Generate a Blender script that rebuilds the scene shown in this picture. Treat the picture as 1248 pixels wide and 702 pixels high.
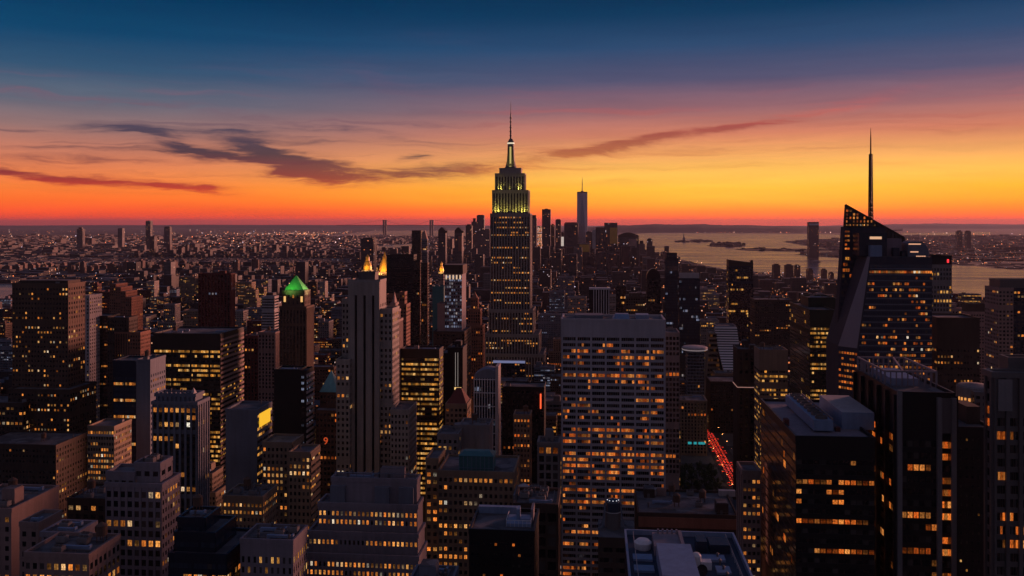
import bpy, math, random
import numpy as np
from mathutils import Vector, Matrix

# ------------------------------------------------------------------ scene, camera, sky, sun
scene = bpy.context.scene
for _o in list(bpy.data.objects):
    bpy.data.objects.remove(_o)
COL = scene.collection
EYE = 260.0                       # observation deck, metres above the street
YAW = math.radians(5.4)           # the lens looks a little east of straight down the avenues
FWD = (-math.sin(YAW), math.cos(YAW))
RGT = (math.cos(YAW), math.sin(YAW))
FPX = 1074.0                      # focal length in units of a 1248 px wide frame

cam = bpy.data.cameras.new('camera')
cam_ob = bpy.data.objects.new('camera', cam)
COL.objects.link(cam_ob)
cam.sensor_width = 36.0
cam.lens = 36.0 * FPX / 1248.0
cam.shift_y = -(351.0 - 272.0) / 1248.0
cam.clip_start = 1.0
cam.clip_end = 200000.0
cam_ob.location = (0, 0, EYE)
cam_ob.rotation_euler = (math.radians(90), 0, YAW)
scene.camera = cam_ob

scene.view_settings.view_transform = 'Standard'
scene.view_settings.look = 'None'
scene.view_settings.exposure = 0.0
scene.view_settings.gamma = 1.0
scene.view_settings.use_curve_mapping = False
scene.cycles.use_denoising = True
scene.cycles.max_bounces = 5
scene.cycles.diffuse_bounces = 2
scene.cycles.glossy_bounces = 3
scene.cycles.volume_bounces = 1
scene.cycles.sample_clamp_indirect = 4.0
scene.cycles.caustics_reflective = False
scene.cycles.caustics_refractive = False

NORTH_SKY = (0.080, 0.072, 0.112)   # the dusk sky behind the camera (linear)
SUN_E, SUN_COL, SUN_ANG = 4.4, (1.0, 0.38, 0.28), 11.0
SUN_AZ, SUN_EL = 47.0, 5.0          # degrees: clockwise of straight downtown, above the horizon
HAZE_D = 1.3e-5


def lin(r, g, b):
    f = lambda c: (c / 255.0 / 12.92) if c <= 10 else (((c / 255.0) + 0.055) / 1.055) ** 2.4
    return (f(r), f(g), f(b), 1.0)


class NT:
    """small helper to write node graphs as expressions"""
    def __init__(s, tree):
        s.t = tree; s.n = tree.nodes; s.l = tree.links
    def new(s, typ, **kw):
        nd = s.n.new(typ)
        for k, v in kw.items():
            setattr(nd, k, v)
        return nd
    def put(s, sock, v):
        if v is None:
            return
        if hasattr(v, 'is_output'):
            s.l.new(v, sock)
        else:
            sock.default_value = v
    def m(s, op, a, b=None, c=None, clamp=False):
        nd = s.new('ShaderNodeMath', operation=op, use_clamp=clamp)
        s.put(nd.inputs[0], a); s.put(nd.inputs[1], b); s.put(nd.inputs[2], c)
        return nd.outputs[0]
    def sstep(s, x, a, b):
        nd = s.new('ShaderNodeMapRange', interpolation_type='SMOOTHSTEP')
        s.put(nd.inputs[0], x); s.put(nd.inputs[1], a); s.put(nd.inputs[2], b)
        nd.inputs[3].default_value = 0.0; nd.inputs[4].default_value = 1.0
        return nd.outputs[0]
    def lmap(s, x, a, b, c, d):
        nd = s.new('ShaderNodeMapRange')
        for i, v in enumerate((x, a, b, c, d)):
            s.put(nd.inputs[i], v)
        return nd.outputs[0]
    def ramp(s, x, stops, interp='LINEAR'):
        nd = s.new('ShaderNodeValToRGB')
        cr = nd.color_ramp; cr.interpolation = interp
        while len(cr.elements) < len(stops):
            cr.elements.new(0.5)
        for e, (p, c) in zip(cr.elements, stops):
            e.position = p; e.color = c if len(c) == 4 else (*c, 1)
        s.put(nd.inputs[0], x)
        return nd.outputs[0]
    def mix(s, f, a, b, mode='MIX'):
        nd = s.new('ShaderNodeMix', data_type='RGBA', blend_type=mode)
        s.put(nd.inputs[0], f); s.put(nd.inputs[6], a); s.put(nd.inputs[7], b)
        return nd.outputs[2]
    def comb(s, x, y, z=0.0):
        nd = s.new('ShaderNodeCombineXYZ')
        s.put(nd.inputs[0], x); s.put(nd.inputs[1], y); s.put(nd.inputs[2], z)
        return nd.outputs[0]
    def sep(s, v):
        nd = s.new('ShaderNodeSeparateXYZ'); s.put(nd.inputs[0], v)
        return nd.outputs
    def noise(s, vec, scale=1.0, detail=3.0, rough=0.5):
        nd = s.new('ShaderNodeTexNoise')
        s.put(nd.inputs['Vector'], vec); nd.inputs['Scale'].default_value = scale
        nd.inputs['Detail'].default_value = detail; nd.inputs['Roughness'].default_value = rough
        return nd.outputs[0]
    def white(s, vec):
        nd = s.new('ShaderNodeTexWhiteNoise', noise_dimensions='3D'); s.put(nd.inputs['Vector'], vec)
        return nd.outputs[0]


def build_world():
    w = bpy.data.worlds.new('World'); scene.world = w
    w.use_nodes = True
    g = NT(w.node_tree); g.n.clear()
    out = g.new('ShaderNodeOutputWorld')
    tc = g.new('ShaderNodeTexCoord')
    x, y, z = g.sep(tc.outputs['Generated'])
    f = g.m('ADD', g.m('MULTIPLY', x, FWD[0]), g.m('MULTIPLY', y, FWD[1]))
    r = g.m('ADD', g.m('MULTIPLY', x, RGT[0]), g.m('MULTIPLY', y, RGT[1]))
    az = g.m('ARCTAN2', r, f)
    hor = g.m('SQRT', g.m('ADD', g.m('MULTIPLY', x, x), g.m('MULTIPLY', y, y)))
    el = g.m('DIVIDE', z, g.m('MAXIMUM', hor, 0.001))
    vp = g.m('MULTIPLY', el, 1 / 0.30)                 # 0 at the horizon, 1 at 16.7 degrees up
    K = 0.2533 / 0.30
    def rs(lst):
        return [(min(1, p * K), lin(*c)) for p, c in lst]
    sun_side = rs([(0, (215, 45, 15)), (.022, (252, 68, 5)), (.05, (255, 104, 0)), (.10, (255, 152, 0)), (.15, (255, 178, 18)),
                   (.2, (253, 186, 70)), (.283, (240, 163, 95)), (.39, (206, 124, 98)), (.5, (146, 100, 106)), (.63, (84, 82, 110)),
                   (.78, (42, 72, 108)), (.93, (4, 54, 90)), (1.1, (0, 42, 76))])
    dark_side = rs([(0, (165, 42, 32)), (.022, (212, 58, 26)), (.05, (232, 78, 28)), (.1, (244, 108, 36)), (.147, (243, 124, 52)),
                    (.2, (234, 130, 74)), (.283, (200, 122, 94)), (.39, (142, 110, 108)), (.5, (92, 100, 116)), (.63, (48, 82, 112)),
                    (.78, (8, 66, 104)), (.93, (0, 54, 92)), (1.1, (0, 42, 76))])
    side = g.sstep(az, -0.46, 0.24)
    col = g.mix(side, g.ramp(vp, dark_side), g.ramp(vp, sun_side))
    # thin air low over the land takes light out of the lowest degrees; the sky itself is that much brighter there
    hz = g.lmap(g.m('POWER', 2.718, g.m('MULTIPLY', el, -70.0)), 0, 1, 1.12, 2.15)
    # ---- clouds: wind-drawn streaks
    wv = g.comb(g.m('MULTIPLY', az, 7.0), g.m('MULTIPLY', el, 34.0), 3.1)
    n1 = g.noise(wv, 1.0, 4.0, .6)
    wx = g.m('ADD', az, g.m('MULTIPLY', g.m('SUBTRACT', n1, .5), .085))
    wy = g.m('ADD', el, g.m('MULTIPLY', g.m('SUBTRACT', n1, .5), .028))
    fine = g.noise(g.comb(g.m('ADD', g.m('MULTIPLY', az, 19.0), g.m('MULTIPLY', wy, 26.0)), g.m('MULTIPLY', wy, 190.0), 8.0), 1.0, 6.0, .66)
    blobs = [(168, 158, 46, 8, -6, 1.0), (243, 187, 44, 8, -8, .95), (316, 181, 38, 14, -16, 1.15), (382, 206, 48, 12, -4, 1.05), (485, 214, 95, 8, 3, .9),
             (140, 219, 95, 7, -3, .95), (236, 229, 40, 5, -8, .9), (70, 194, 130, 5, 0, .55), (15, 212, 70, 6, -4, .6),
             (500, 193, 20, 4, 6, .9), (735, 181, 80, 6, 8, .95), (890, 158, 62, 4, 5, 1.1), (800, 168, 60, 4, 6, .5), (985, 139, 80, 7, 8, .36),
             (1080, 118, 80, 9, 13, .26), (420, 160, 200, 6, -6, .42), (690, 190, 100, 7, 4, .55), (570, 207, 80, 7, 2, .6),
             (1150, 40, 170, 22, 8, .10), (450, 95, 120, 26, -10, .28), (540, 45, 80, 14, 0, .24), (120, 183, 120, 4, 0, .5), (330, 203, 90, 6, -12, .5), (350, 194, 75, 11, -15, .32), (190, 172, 90, 5, -10, .3), (270, 160, 110, 4, 2, .5)]
    tot = None
    for (px, py, rx, ry, rot, amp) in blobs:
        a0 = math.atan((px - 624) / FPX); e0 = (272 - py) / FPX * math.cos(a0)
        c, s_ = math.cos(math.radians(rot)), math.sin(math.radians(rot))
        dx = g.m('SUBTRACT', wx, a0); dy = g.m('SUBTRACT', wy, e0)
        u = g.m('MULTIPLY', g.m('ADD', g.m('MULTIPLY', dx, c), g.m('MULTIPLY', dy, s_)), FPX / rx)
        v = g.m('MULTIPLY', g.m('SUBTRACT', g.m('MULTIPLY', dy, c), g.m('MULTIPLY', dx, s_)), FPX / ry)
        d2 = g.m('ADD', g.m('MULTIPLY', u, u), g.m('MULTIPLY', v, v))
        k = g.m('MULTIPLY', g.m('POWER', 2.718, g.m('MULTIPLY', d2, -1.0)), amp)
        tot = k if tot is None else g.m('ADD', tot, k)
    er = g.m('MULTIPLY', g.m('SUBTRACT', fine, .5), g.m('MINIMUM', g.m('MULTIPLY', tot, 4.2), 3.1))
    cm = g.m('MULTIPLY', g.sstep(g.m('ADD', g.m('MULTIPLY', tot, 1.12), er), .02, 1.30), .97)
    ccol = g.ramp(vp, rs([(0, (200, 50, 25)), (.13, (192, 56, 38)), (.19, (142, 48, 50)), (.24, (112, 52, 60)), (.30, (72, 54, 66)),
                          (.40, (74, 66, 84)), (.52, (132, 84, 100)), (.66, (98, 76, 104)), (.85, (66, 68, 100)), (1, (48, 62, 94))]))
    warm = g.ramp(vp, rs([(0, (210, 60, 20)), (.2, (204, 84, 40)), (.32, (158, 76, 62)), (.42, (160, 76, 72)), (.48, (196, 92, 84)), (.55, (168, 86, 96)), (.75, (92, 76, 108)), (1, (60, 64, 98))]))
    ccol = g.mix(g.sstep(az, -0.10, 0.04), ccol, warm)
    col = g.mix(cm, col, ccol)
    # paler air where the sun went down
    ga, ge = g.m('DIVIDE', g.m('SUBTRACT', az, .28), .34), g.m('DIVIDE', g.m('SUBTRACT', el, .046), .034)
    glow = g.m('POWER', 2.718, g.m('MULTIPLY', g.m('ADD', g.m('MULTIPLY', ga, ga), g.m('MULTIPLY', ge, ge)), -1.0))
    col = g.mix(g.m('MULTIPLY', glow, .38), col, lin(255, 208, 96))
    # thin streaks drawn out low over the land
    st = g.noise(g.comb(g.m('ADD', g.m('MULTIPLY', az, 4.0), g.m('MULTIPLY', el, 9.0)), g.m('MULTIPLY', wy, 105.0), 21.0), 1.0, 6.0, .6)
    band = g.m('MULTIPLY', g.sstep(el, .03, .075), g.sstep(el, .20, .10))
    lefty = g.lmap(g.sstep(az, -.30, .30), 0, 1, .62, .30)
    col = g.mix(g.m('MULTIPLY', g.m('MULTIPLY', g.sstep(st, .50, .74), band), lefty), col, ccol)
    # veil of very faint streaks
    veil = g.noise(g.comb(g.m('MULTIPLY', az, 3.0), g.m('MULTIPLY', wy, 60.0), 1.0), 1.0, 5.0, .6)
    col = g.mix(1.0, col, g.ramp(veil, [(0.25, (.86, .86, .9, 1)), (.75, (1.10, 1.07, 1.04, 1))]), 'MULTIPLY')
    bgm = g.mix(1.0, col, g.comb(hz, hz, hz), 'MULTIPLY')
    # above the frame the sky deepens; behind the camera it is plain blue dusk
    up = g.sstep(el, .30, 1.6)
    bgm = g.mix(up, bgm, (.026, .044, .125, 1))
    back = g.sstep(g.m('ABSOLUTE', az), 0.75, 1.75)
    bgm = g.mix(back, bgm, (*NORTH_SKY, 1))
    bg = g.new('ShaderNodeBackground'); g.put(bg.inputs[0], bgm); bg.inputs[1].default_value = 1.0
    sky = g.new('ShaderNodeTexSky', sky_type='NISHITA', sun_disc=False)
    sky.sun_elevation = math.radians(1.5); sky.sun_rotation = math.radians(SUN_AZ)
    bg2 = g.new('ShaderNodeBackground'); g.put(bg2.inputs[0], sky.outputs[0]); bg2.inputs[1].default_value = 0.0006
    ad = g.new('ShaderNodeAddShader')
    g.l.new(bg.outputs[0], ad.inputs[0]); g.l.new(bg2.outputs[0], ad.inputs[1])
    g.l.new(ad.outputs[0], out.inputs[0])
    w.cycles.sampling_method = 'MANUAL'; w.cycles.sample_map_resolution = 1024


build_world()
sun = bpy.data.lights.new('afterglow_sun', 'SUN')
sun.energy = SUN_E; sun.color = SUN_COL; sun.angle = math.radians(SUN_ANG)
sun_ob = bpy.data.objects.new('afterglow_sun', sun); COL.objects.link(sun_ob)
_d = Vector((math.sin(math.radians(SUN_AZ)) * math.cos(math.radians(SUN_EL)), math.cos(math.radians(SUN_AZ)) * math.cos(math.radians(SUN_EL)), math.sin(math.radians(SUN_EL))))
sun_ob.rotation_euler = (-_d).to_track_quat('-Z', 'Y').to_euler()


# ------------------------------------------------------------------ survey: the map is measured from the deck
def gx(px, Y):
    """X of the sight line through column px at distance Y downtown"""
    t = (px - 624.0) / FPX
    return Y * (FWD[0] + t * RGT[0]) / (FWD[1] + t * RGT[1])
def dep(X, Y):
    return X * FWD[0] + Y * FWD[1]
def gz(py, X, Y):
    return EYE - (py - 272.0) * dep(X, Y) / FPX
def ground_at(px, py):
    d = EYE * FPX / (py - 272.0); t = (px - 624.0) / FPX
    return (d * (FWD[0] + t * RGT[0]), d * (FWD[1] + t * RGT[1]))
def proj(X, Y, Z):
    d = X * FWD[0] + Y * FWD[1]; d = np.maximum(d, 1.0)
    return 624 + FPX * (X * RGT[0] + Y * RGT[1]) / d, 272 + FPX * (EYE - Z) / d


# ------------------------------------------------------------------ mesh builder
class MB:
    def __init__(s):
        s.v = []; s.f = []; s.mi = []; s.uv = []; s.r = []
    def quad(s, a, b, c, d, mi=0, uv=None, r=0.0):
        i = len(s.v); s.v += [a, b, c, d]; s.f.append((i, i + 1, i + 2, i + 3)); s.mi.append(mi); s.r.append(r)
        s.uv += uv or [(0, 0), (1, 0), (1, 1), (0, 1)]
    def poly(s, pts, mi=0, r=0.0):
        i = len(s.v); s.v += list(pts); s.f.append(tuple(range(i, i + len(pts)))); s.mi.append(mi); s.r.append(r)
        s.uv += [(p[0] + p[1], p[2]) for p in pts]
    def box(s, x0, x1, y0, y1, z0, z1, mi=0, top=None, r=0.0, skip=''):
        if top is None: top = mi
        a, b = y1 - y0, x1 - x0
        if 'F' not in skip: s.quad((x0, y0, z0), (x1, y0, z0), (x1, y0, z1), (x0, y0, z1), mi, [(0, z0), (b, z0), (b, z1), (0, z1)], r)
        if 'R' not in skip: s.quad((x1, y0, z0), (x1, y1, z0), (x1, y1, z1), (x1, y0, z1), mi, [(b, z0), (a + b, z0), (a + b, z1), (b, z1)], r)
        if 'B' not in skip: s.quad((x1, y1, z0), (x0, y1, z0), (x0, y1, z1), (x1, y1, z1), mi, [(0, z0), (b, z0), (b, z1), (0, z1)], r)
        if 'L' not in skip: s.quad((x0, y1, z0), (x0, y0, z0), (x0, y0, z1), (x0, y1, z1), mi, [(b, z0), (a + b, z0), (a + b, z1), (b, z1)], r)
        if 'T' not in skip: s.quad((x0, y0, z1), (x1, y0, z1), (x1, y1, z1), (x0, y1, z1), top, [(x0, y0), (x1, y0), (x1, y1), (x0, y1)], r)
        if 'D' not in skip: s.quad((x0, y1, z0), (x1, y1, z0), (x1, y0, z0), (x0, y0, z0), mi, [(0, 0)] * 4, r)
    def prism(s, ring0, ring1, mi=0, cap=True, r=0.0, capmi=None):
        """side faces between two rings of equal length (counter-clockwise seen from above)"""
        n = len(ring0); acc = 0.0
        for i in range(n):
            j = (i + 1) % n; a, b, c, d = ring0[i], ring0[j], ring1[j], ring1[i]
            w = math.dist(a[:2], b[:2])
            s.quad(a, b, c, d, mi, [(acc, a[2]), (acc + w, b[2]), (acc + w, c[2]), (acc, d[2])], r); acc += w
        if cap:
            s.poly(ring1, mi if capmi is None else capmi, r)
    def lathe(s, cx, cy, prof, n=20, mi=0, r=0.0, a0=0.0):
        rings = [[(cx + q * math.cos(a0 + 2 * math.pi * k / n), cy + q * math.sin(a0 + 2 * math.pi * k / n), z) for k in range(n)] for q, z in prof]
        for A, B in zip(rings, rings[1:]):
            s.prism(A, B, mi, False, r)
        if prof[-1][0] > 1e-3: s.poly(rings[-1], mi, r)
    def bar(s, p, q, t, mi=0, r=0.0):
        p, q = Vector(p), Vector(q); d = (q - p).normalized()
        u = d.cross(Vector((0, 0, 1)))
        if u.length < 1e-3: u = Vector((1, 0, 0))
        u = u.normalized() * t / 2; w = d.cross(u).normalized() * t / 2
        A = [tuple(p + u + w), tuple(p - u + w), tuple(p - u - w), tuple(p + u - w)]
        B = [tuple(q + u + w), tuple(q - u + w), tuple(q - u - w), tuple(q + u - w)]
        s.prism(A, B, mi, True, r); s.poly(A[::-1], mi, r)
    def build(s, name, mats, parent=None, org=(0, 0, 0), smooth=False):
        me = bpy.data.meshes.new(name)
        V = np.array(s.v, dtype=np.float32).reshape(-1, 3) - np.array(org, dtype=np.float32)
        me.from_pydata(V.tolist() if len(V) < 200 else V, [], s.f)
        uvl = me.uv_layers.new(name='UVMap')
        uvl.data.foreach_set('uv', np.array(s.uv, dtype=np.float32).ravel())
        me.polygons.foreach_set('material_index', np.array(s.mi, dtype=np.int32))
        at = me.attributes.new('rnd', 'FLOAT', 'FACE')
        at.data.foreach_set('value', np.array(s.r, dtype=np.float32))
        if smooth:
            me.polygons.foreach_set('use_smooth', np.ones(len(s.f), dtype=bool))
        for m in (mats if isinstance(mats, (list, tuple)) else [mats]):
            me.materials.append(m)
        me.update()
        o = bpy.data.objects.new(name, me); COL.objects.link(o)
        if parent is not None:
            o.parent = parent
        else:
            o.location = org
        return o


def tag(o, label=None, cat=None, group=None, kind=None):
    for k, v in (('label', label), ('category', cat), ('group', group), ('kind', kind)):
        if v: o[k] = v
    return o
def empty(name, loc, label, cat, group=None):
    e = bpy.data.objects.new(name, None); COL.objects.link(e); e.location = loc; e.empty_display_size = 2
    return tag(e, label, cat, group)
def copy_tree(o, parent=None):
    c = o.copy(); COL.objects.link(c)
    if parent is not None: c.parent = parent
    for ch in list(o.children): copy_tree(ch, c)
    return c


# ------------------------------------------------------------------ materials
def mat(name):
    m = bpy.data.materials.new(name); m.use_nodes = True
    g = NT(m.node_tree); g.n.clear()
    out = g.new('ShaderNodeOutputMaterial'); b = g.new('ShaderNodeBsdfPrincipled')
    g.l.new(b.outputs[0], out.inputs[0])
    return m, g, b

def wall_mat(name, rgb, rough=.75, var=.34, spec=.3):
    m, g, b = mat(name)
    tc = g.new('ShaderNodeTexCoord'); gm = g.new('ShaderNodeNewGeometry')
    big = g.noise(gm.outputs['Position'], .035, 4, .6)
    px, py, pz = g.sep(gm.outputs['Position'])
    streak = g.noise(g.comb(g.m('MULTIPLY', px, .55), g.m('MULTIPLY', py, .55), g.m('MULTIPLY', pz, .03)), 1.0, 3, .6)
    fine = g.noise(gm.outputs['Position'], 1.1, 3, .7)
    k = g.m('ADD', g.m('ADD', g.m('MULTIPLY', big, .45), g.m('MULTIPLY', streak, .35)), g.m('MULTIPLY', fine, .2))
    lo = tuple(c * (1 - var) for c in rgb) + (1,); hi = tuple(c * (1 + var) for c in rgb) + (1,)
    g.put(b.inputs['Base Color'], g.ramp(k, [(.3, lo), (.7, hi)]))
    b.inputs['Roughness'].default_value = rough; b.inputs['Specular IOR Level'].default_value = spec
    return m

WALL = {
    'limestone': wall_mat('limestone', (.30, .27, .25)), 'buff': wall_mat('buff_brick', (.24, .18, .13)), 'brown': wall_mat('brown_brick', (.115, .072, .052)),
    'umber': wall_mat('umber_brick', (.065, .045, .036)), 'bronze': wall_mat('bronze_metal', (.034, .026, .022), .45), 'black': wall_mat('black_metal', (.014, .014, .016), .4),
    'slate': wall_mat('slate_panel', (.15, .17, .215)), 'pale': wall_mat('pale_stone', (.42, .39, .39)), 'navy': wall_mat('navy_glass_panel', (.022, .03, .048), .25),
    'terracotta': wall_mat('terracotta', (.26, .12, .08)), 'pink': wall_mat('pink_granite', (.30, .21, .19)), 'green': wall_mat('green_black_metal', (.018, .03, .022), .4),
    'grey': wall_mat('grey_concrete', (.20, .19, .195)), 'white': wall_mat('white_metal', (.62, .62, .64), .5), 'teal': wall_mat('teal_copper', (.05, .17, .18), .5),
    'maroon': wall_mat('maroon_brick', (.13, .04, .035)), 'greencopper': wall_mat('green_copper', (.10, .36, .12), .5), 'gold': wall_mat('gilded_tile', (.72, .42, .08), .35, .15),
    'lavender': wall_mat('lavender_stone', (.235, .21, .24)), 'bluemetal': wall_mat('blue_grey_metal', (.20, .28, .42), .45), 'matte': wall_mat('matte_dark_glass', (.05, .056, .078), .7, .22, .08), 'jade': wall_mat('bright_copper', (.14, .40, .44), .5), 'snow': wall_mat('sky_lifted_white_panel', (.80, .80, .82), .4, .06), 'silver': wall_mat('silver_grey_stone', (.40, .385, .42), .7, .2), 'steel': wall_mat('weathered_steel', (.12, .11, .11), .5),
}
def roof_mat():
    m, g, b = mat('gravel_roof'); gm = g.new('ShaderNodeNewGeometry')
    n = g.noise(gm.outputs['Position'], .16, 5, .65); n2 = g.noise(gm.outputs['Position'], 2.5, 2, .5)
    vo = g.new('ShaderNodeTexVoronoi'); vo.inputs['Scale'].default_value = .16; g.l.new(gm.outputs['Position'], vo.inputs['Vector'])
    vx, vy, vz = g.sep(vo.outputs['Color'])
    k = g.m('ADD', g.m('ADD', g.m('MULTIPLY', n, .5), g.m('MULTIPLY', n2, .15)), g.m('MULTIPLY', vx, .35))
    g.put(b.inputs['Base Color'], g.ramp(k, [(.3, (.05, .05, .055, 1)), (.55, (.12, .12, .13, 1)), (.72, (.20, .19, .20, 1))]))
    b.inputs['Roughness'].default_value = .85
    return m
ROOF = roof_mat()

def rnd_sock(g):
    at = g.new('ShaderNodeAttribute', attribute_name='rnd'); oi = g.new('ShaderNodeObjectInfo')
    return g.m('FRACT', g.m('ADD', at.outputs['Fac'], oi.outputs['Random']))

def glass_mat(name, base, rough, blinds=.3):
    m, g, b = mat(name)
    r = rnd_sock(g); w = g.white(g.comb(r, 2.3, 1.1))
    c = g.ramp(w, [(0, (*base, 1)), (1 - blinds, tuple(c * 1.4 for c in base) + (1,)), (min(.99, 1 - blinds + .01), (.045, .042, .040, 1)), (1, (.09, .085, .08, 1))])
    g.put(b.inputs['Base Color'], c); b.inputs['Roughness'].default_value = rough; b.inputs['IOR'].default_value = 1.5
    b.inputs['Specular IOR Level'].default_value = .55
    return m
GLASS = glass_mat('window_glass', (.008, .009, .012), .12)
GLASSB = glass_mat('blue_window_glass', (.026, .038, .060), .10, .08)

LIT_GAIN = .85
def lit_mat(name, stops, gain=1.0):
    m, g, b = mat(name); g.n.remove(b)
    out = [n for n in g.n if n.type == 'OUTPUT_MATERIAL'][0]
    r = rnd_sock(g); tc = g.new('ShaderNodeTexCoord'); u, v, _ = g.sep(tc.outputs['UV'])
    w1 = g.white(g.comb(r, .37, 4.0)); w2 = g.white(g.comb(r, 7.7, .2))
    col = g.ramp(w1, stops)
    # what one sees of the room: lamps along the ceiling, furniture and half-drawn blinds
    n = g.noise(g.comb(g.m('MULTIPLY', u, 4.2), g.m('MULTIPLY', v, 2.8), g.m('MULTIPLY', r, 71.0)), 1.0, 4, .65)
    room = g.lmap(n, .32, .70, .06, 1.55)
    blind = g.m('GREATER_THAN', v, g.lmap(w2, 0, 1, .35, 1.9))
    room = g.m('MULTIPLY', room, g.lmap(blind, 0, 1, 1, .5))
    mull = g.m('LESS_THAN', g.m('ABSOLUTE', g.m('SUBTRACT', u, .5)), .035)
    room = g.m('MULTIPLY', room, g.lmap(mull, 0, 1, 1, .25))
    st = g.m('MULTIPLY', g.m('MULTIPLY', room, g.lmap(g.m('POWER', w2, 1.9), 0, 1, .16, 1.5)), gain * LIT_GAIN)
    e = g.new('ShaderNodeEmission'); g.put(e.inputs[0], col); g.put(e.inputs[1], st)
    gl = g.new('ShaderNodeBsdfGlossy'); gl.inputs['Roughness'].default_value = .15; gl.inputs[0].default_value = (.04, .04, .04, 1)
    ad = g.new('ShaderNodeAddShader'); g.l.new(e.outputs[0], ad.inputs[0]); g.l.new(gl.outputs[0], ad.inputs[1])
    g.l.new(ad.outputs[0], out.inputs[0])
    m.cycles.emission_sampling = 'NONE'
    return m
LIT = {
    'amber': lit_mat('lit_amber', [(0, (.95, .24, .035, 1)), (.5, (1, .35, .065, 1)), (.8, (1, .46, .12, 1)), (.92, (1, .60, .28, 1)), (1, (.82, .78, .66, 1))]),
    'yellow': lit_mat('lit_yellow', [(0, (.88, .31, .04, 1)), (.5, (1, .42, .075, 1)), (1, (1, .56, .18, 1))], .95),
    'orange': lit_mat('lit_orange', [(0, (.85, .13, .015, 1)), (.5, (.95, .22, .03, 1)), (1, (1, .36, .08, 1))], .9),
    'white': lit_mat('lit_white', [(0, (.45, .50, .75, 1)), (.6, (.5, .57, .85, 1)), (1, (.8, .66, .62, 1))], .42),
}
MATS_WIN = [GLASS, LIT['amber'], LIT['yellow'], LIT['orange'], LIT['white'], GLASSB]
TINT = {'amber': 1, 'yellow': 2, 'orange': 3, 'white': 4}

def emit_mat(name, col, s):
    m, g, b = mat(name)
    b.inputs['Base Color'].default_value = (.02, .02, .02, 1)
    b.inputs['Emission Color'].default_value = (*col, 1); b.inputs['Emission Strength'].default_value = s
    return m

def far_mat(name, cw, ch, dens, gain, ramp_stops, tints):
    """distant facades: a window pattern in the cladding itself, some windows lit"""
    m, g, b = mat(name)
    tc = g.new('ShaderNodeTexCoord'); u, v, _ = g.sep(tc.outputs['UV'])
    r = g.m('FRACT', g.m('MULTIPLY', g.new('ShaderNodeAttribute', attribute_name='rnd').outputs['Fac'], 1.0))
    gm = g.new('ShaderNodeNewGeometry'); nx, ny, nz = g.sep(gm.outputs['Normal'])
    vert = g.m('LESS_THAN', g.m('ABSOLUTE', nz), .5)
    cu = g.m('DIVIDE', u, cw); cv = g.m('DIVIDE', v, ch)
    iu, iv = g.m('FLOOR', cu), g.m('FLOOR', cv)
    fu, fv = g.m('FRACT', cu), g.m('FRACT', cv)
    win = g.m('MULTIPLY', g.m('LESS_THAN', g.m('ABSOLUTE', g.m('SUBTRACT', fu, .5)), .32), g.m('LESS_THAN', g.m('ABSOLUTE', g.m('SUBTRACT', fv, .55)), .27))
    win = g.m('MULTIPLY', win, vert)
    w1 = g.white(g.comb(iu, iv, g.m('MULTIPLY', r, 913.0))); w2 = g.white(g.comb(iv, 5.0, g.m('MULTIPLY', r, 377.0)))
    w3 = g.white(g.comb(g.m('MULTIPLY', r, 91.0), 3.0, 1.0))
    thr = g.m('MULTIPLY', g.m('MULTIPLY', g.lmap(w2, 0, 1, .35, 1.9), g.lmap(w3, 0, 1, .2, 1.9)), dens)
    lit = g.m('MULTIPLY', g.m('LESS_THAN', w1, thr), win)
    base = g.ramp(g.white(g.comb(r, 1.7, 9.0)), ramp_stops, 'CONSTANT')
    roofc = g.ramp(g.white(g.comb(r, 4.0, 2.0)), [(0, (.025, .026, .03, 1)), (.75, (.045, .046, .052, 1)), (1, (.10, .10, .11, 1))])
    bc = g.mix(win, base, (.012, .013, .016, 1)); bc = g.mix(vert, roofc, bc)
    nz_ = g.noise(gm.outputs['Position'], .05, 3, .6)
    bc = g.mix(1.0, bc, g.ramp(nz_, [(.3, (.7, .7, .7, 1)), (.7, (1.2, 1.2, 1.2, 1))]), 'MULTIPLY')
    g.put(b.inputs['Base Color'], bc); b.inputs['Roughness'].default_value = .6
    g.put(b.inputs['Emission Color'], g.ramp(g.white(g.comb(iu, iv, g.m('MULTIPLY', r, 17.0))), tints))
    g.put(b.inputs['Emission Strength'], g.m('MULTIPLY', lit, g.m('MULTIPLY', g.lmap(g.white(g.comb(iv, iu, r)), 0, 1, .3, 1.6), gain)))
    m.cycles.emission_sampling = 'NONE'
    return m
_city = [(0, (.042, .037, .040, 1)), (.22, (.034, .024, .024, 1)), (.42, (.056, .050, .056, 1)), (.56, (.024, .024, .03, 1)), (.72, (.07, .032, .030, 1)), (.96, (.15, .14, .14, 1))]
_warm = [(0, (1, .26, .08, 1)), (.5, (1, .38, .17, 1)), (.8, (1, .55, .36, 1)), (1, (.75, .72, .95, 1))]
FAR = far_mat('distant_facade', 5.0, 5.5, .020, .75, _city, _warm)
FARB = far_mat('brick_housing_facade', 5.0, 6.0, .018, .8, [(0, (.15, .065, .048, 1)), (.4, (.18, .085, .065, 1)), (.75, (.12, .065, .055, 1))], _warm)
FART = far_mat('downtown_tower_facade', 6.0, 7.0, .022, .8, [(0, (.10, .085, .09, 1)), (.3, (.055, .05, .06, 1)), (.6, (.16, .13, .13, 1)), (.85, (.07, .05, .05, 1))], _warm)
MIDF = far_mat('midtown_facade', 3.4, 3.9, .055, .85, _city, _warm)


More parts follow.
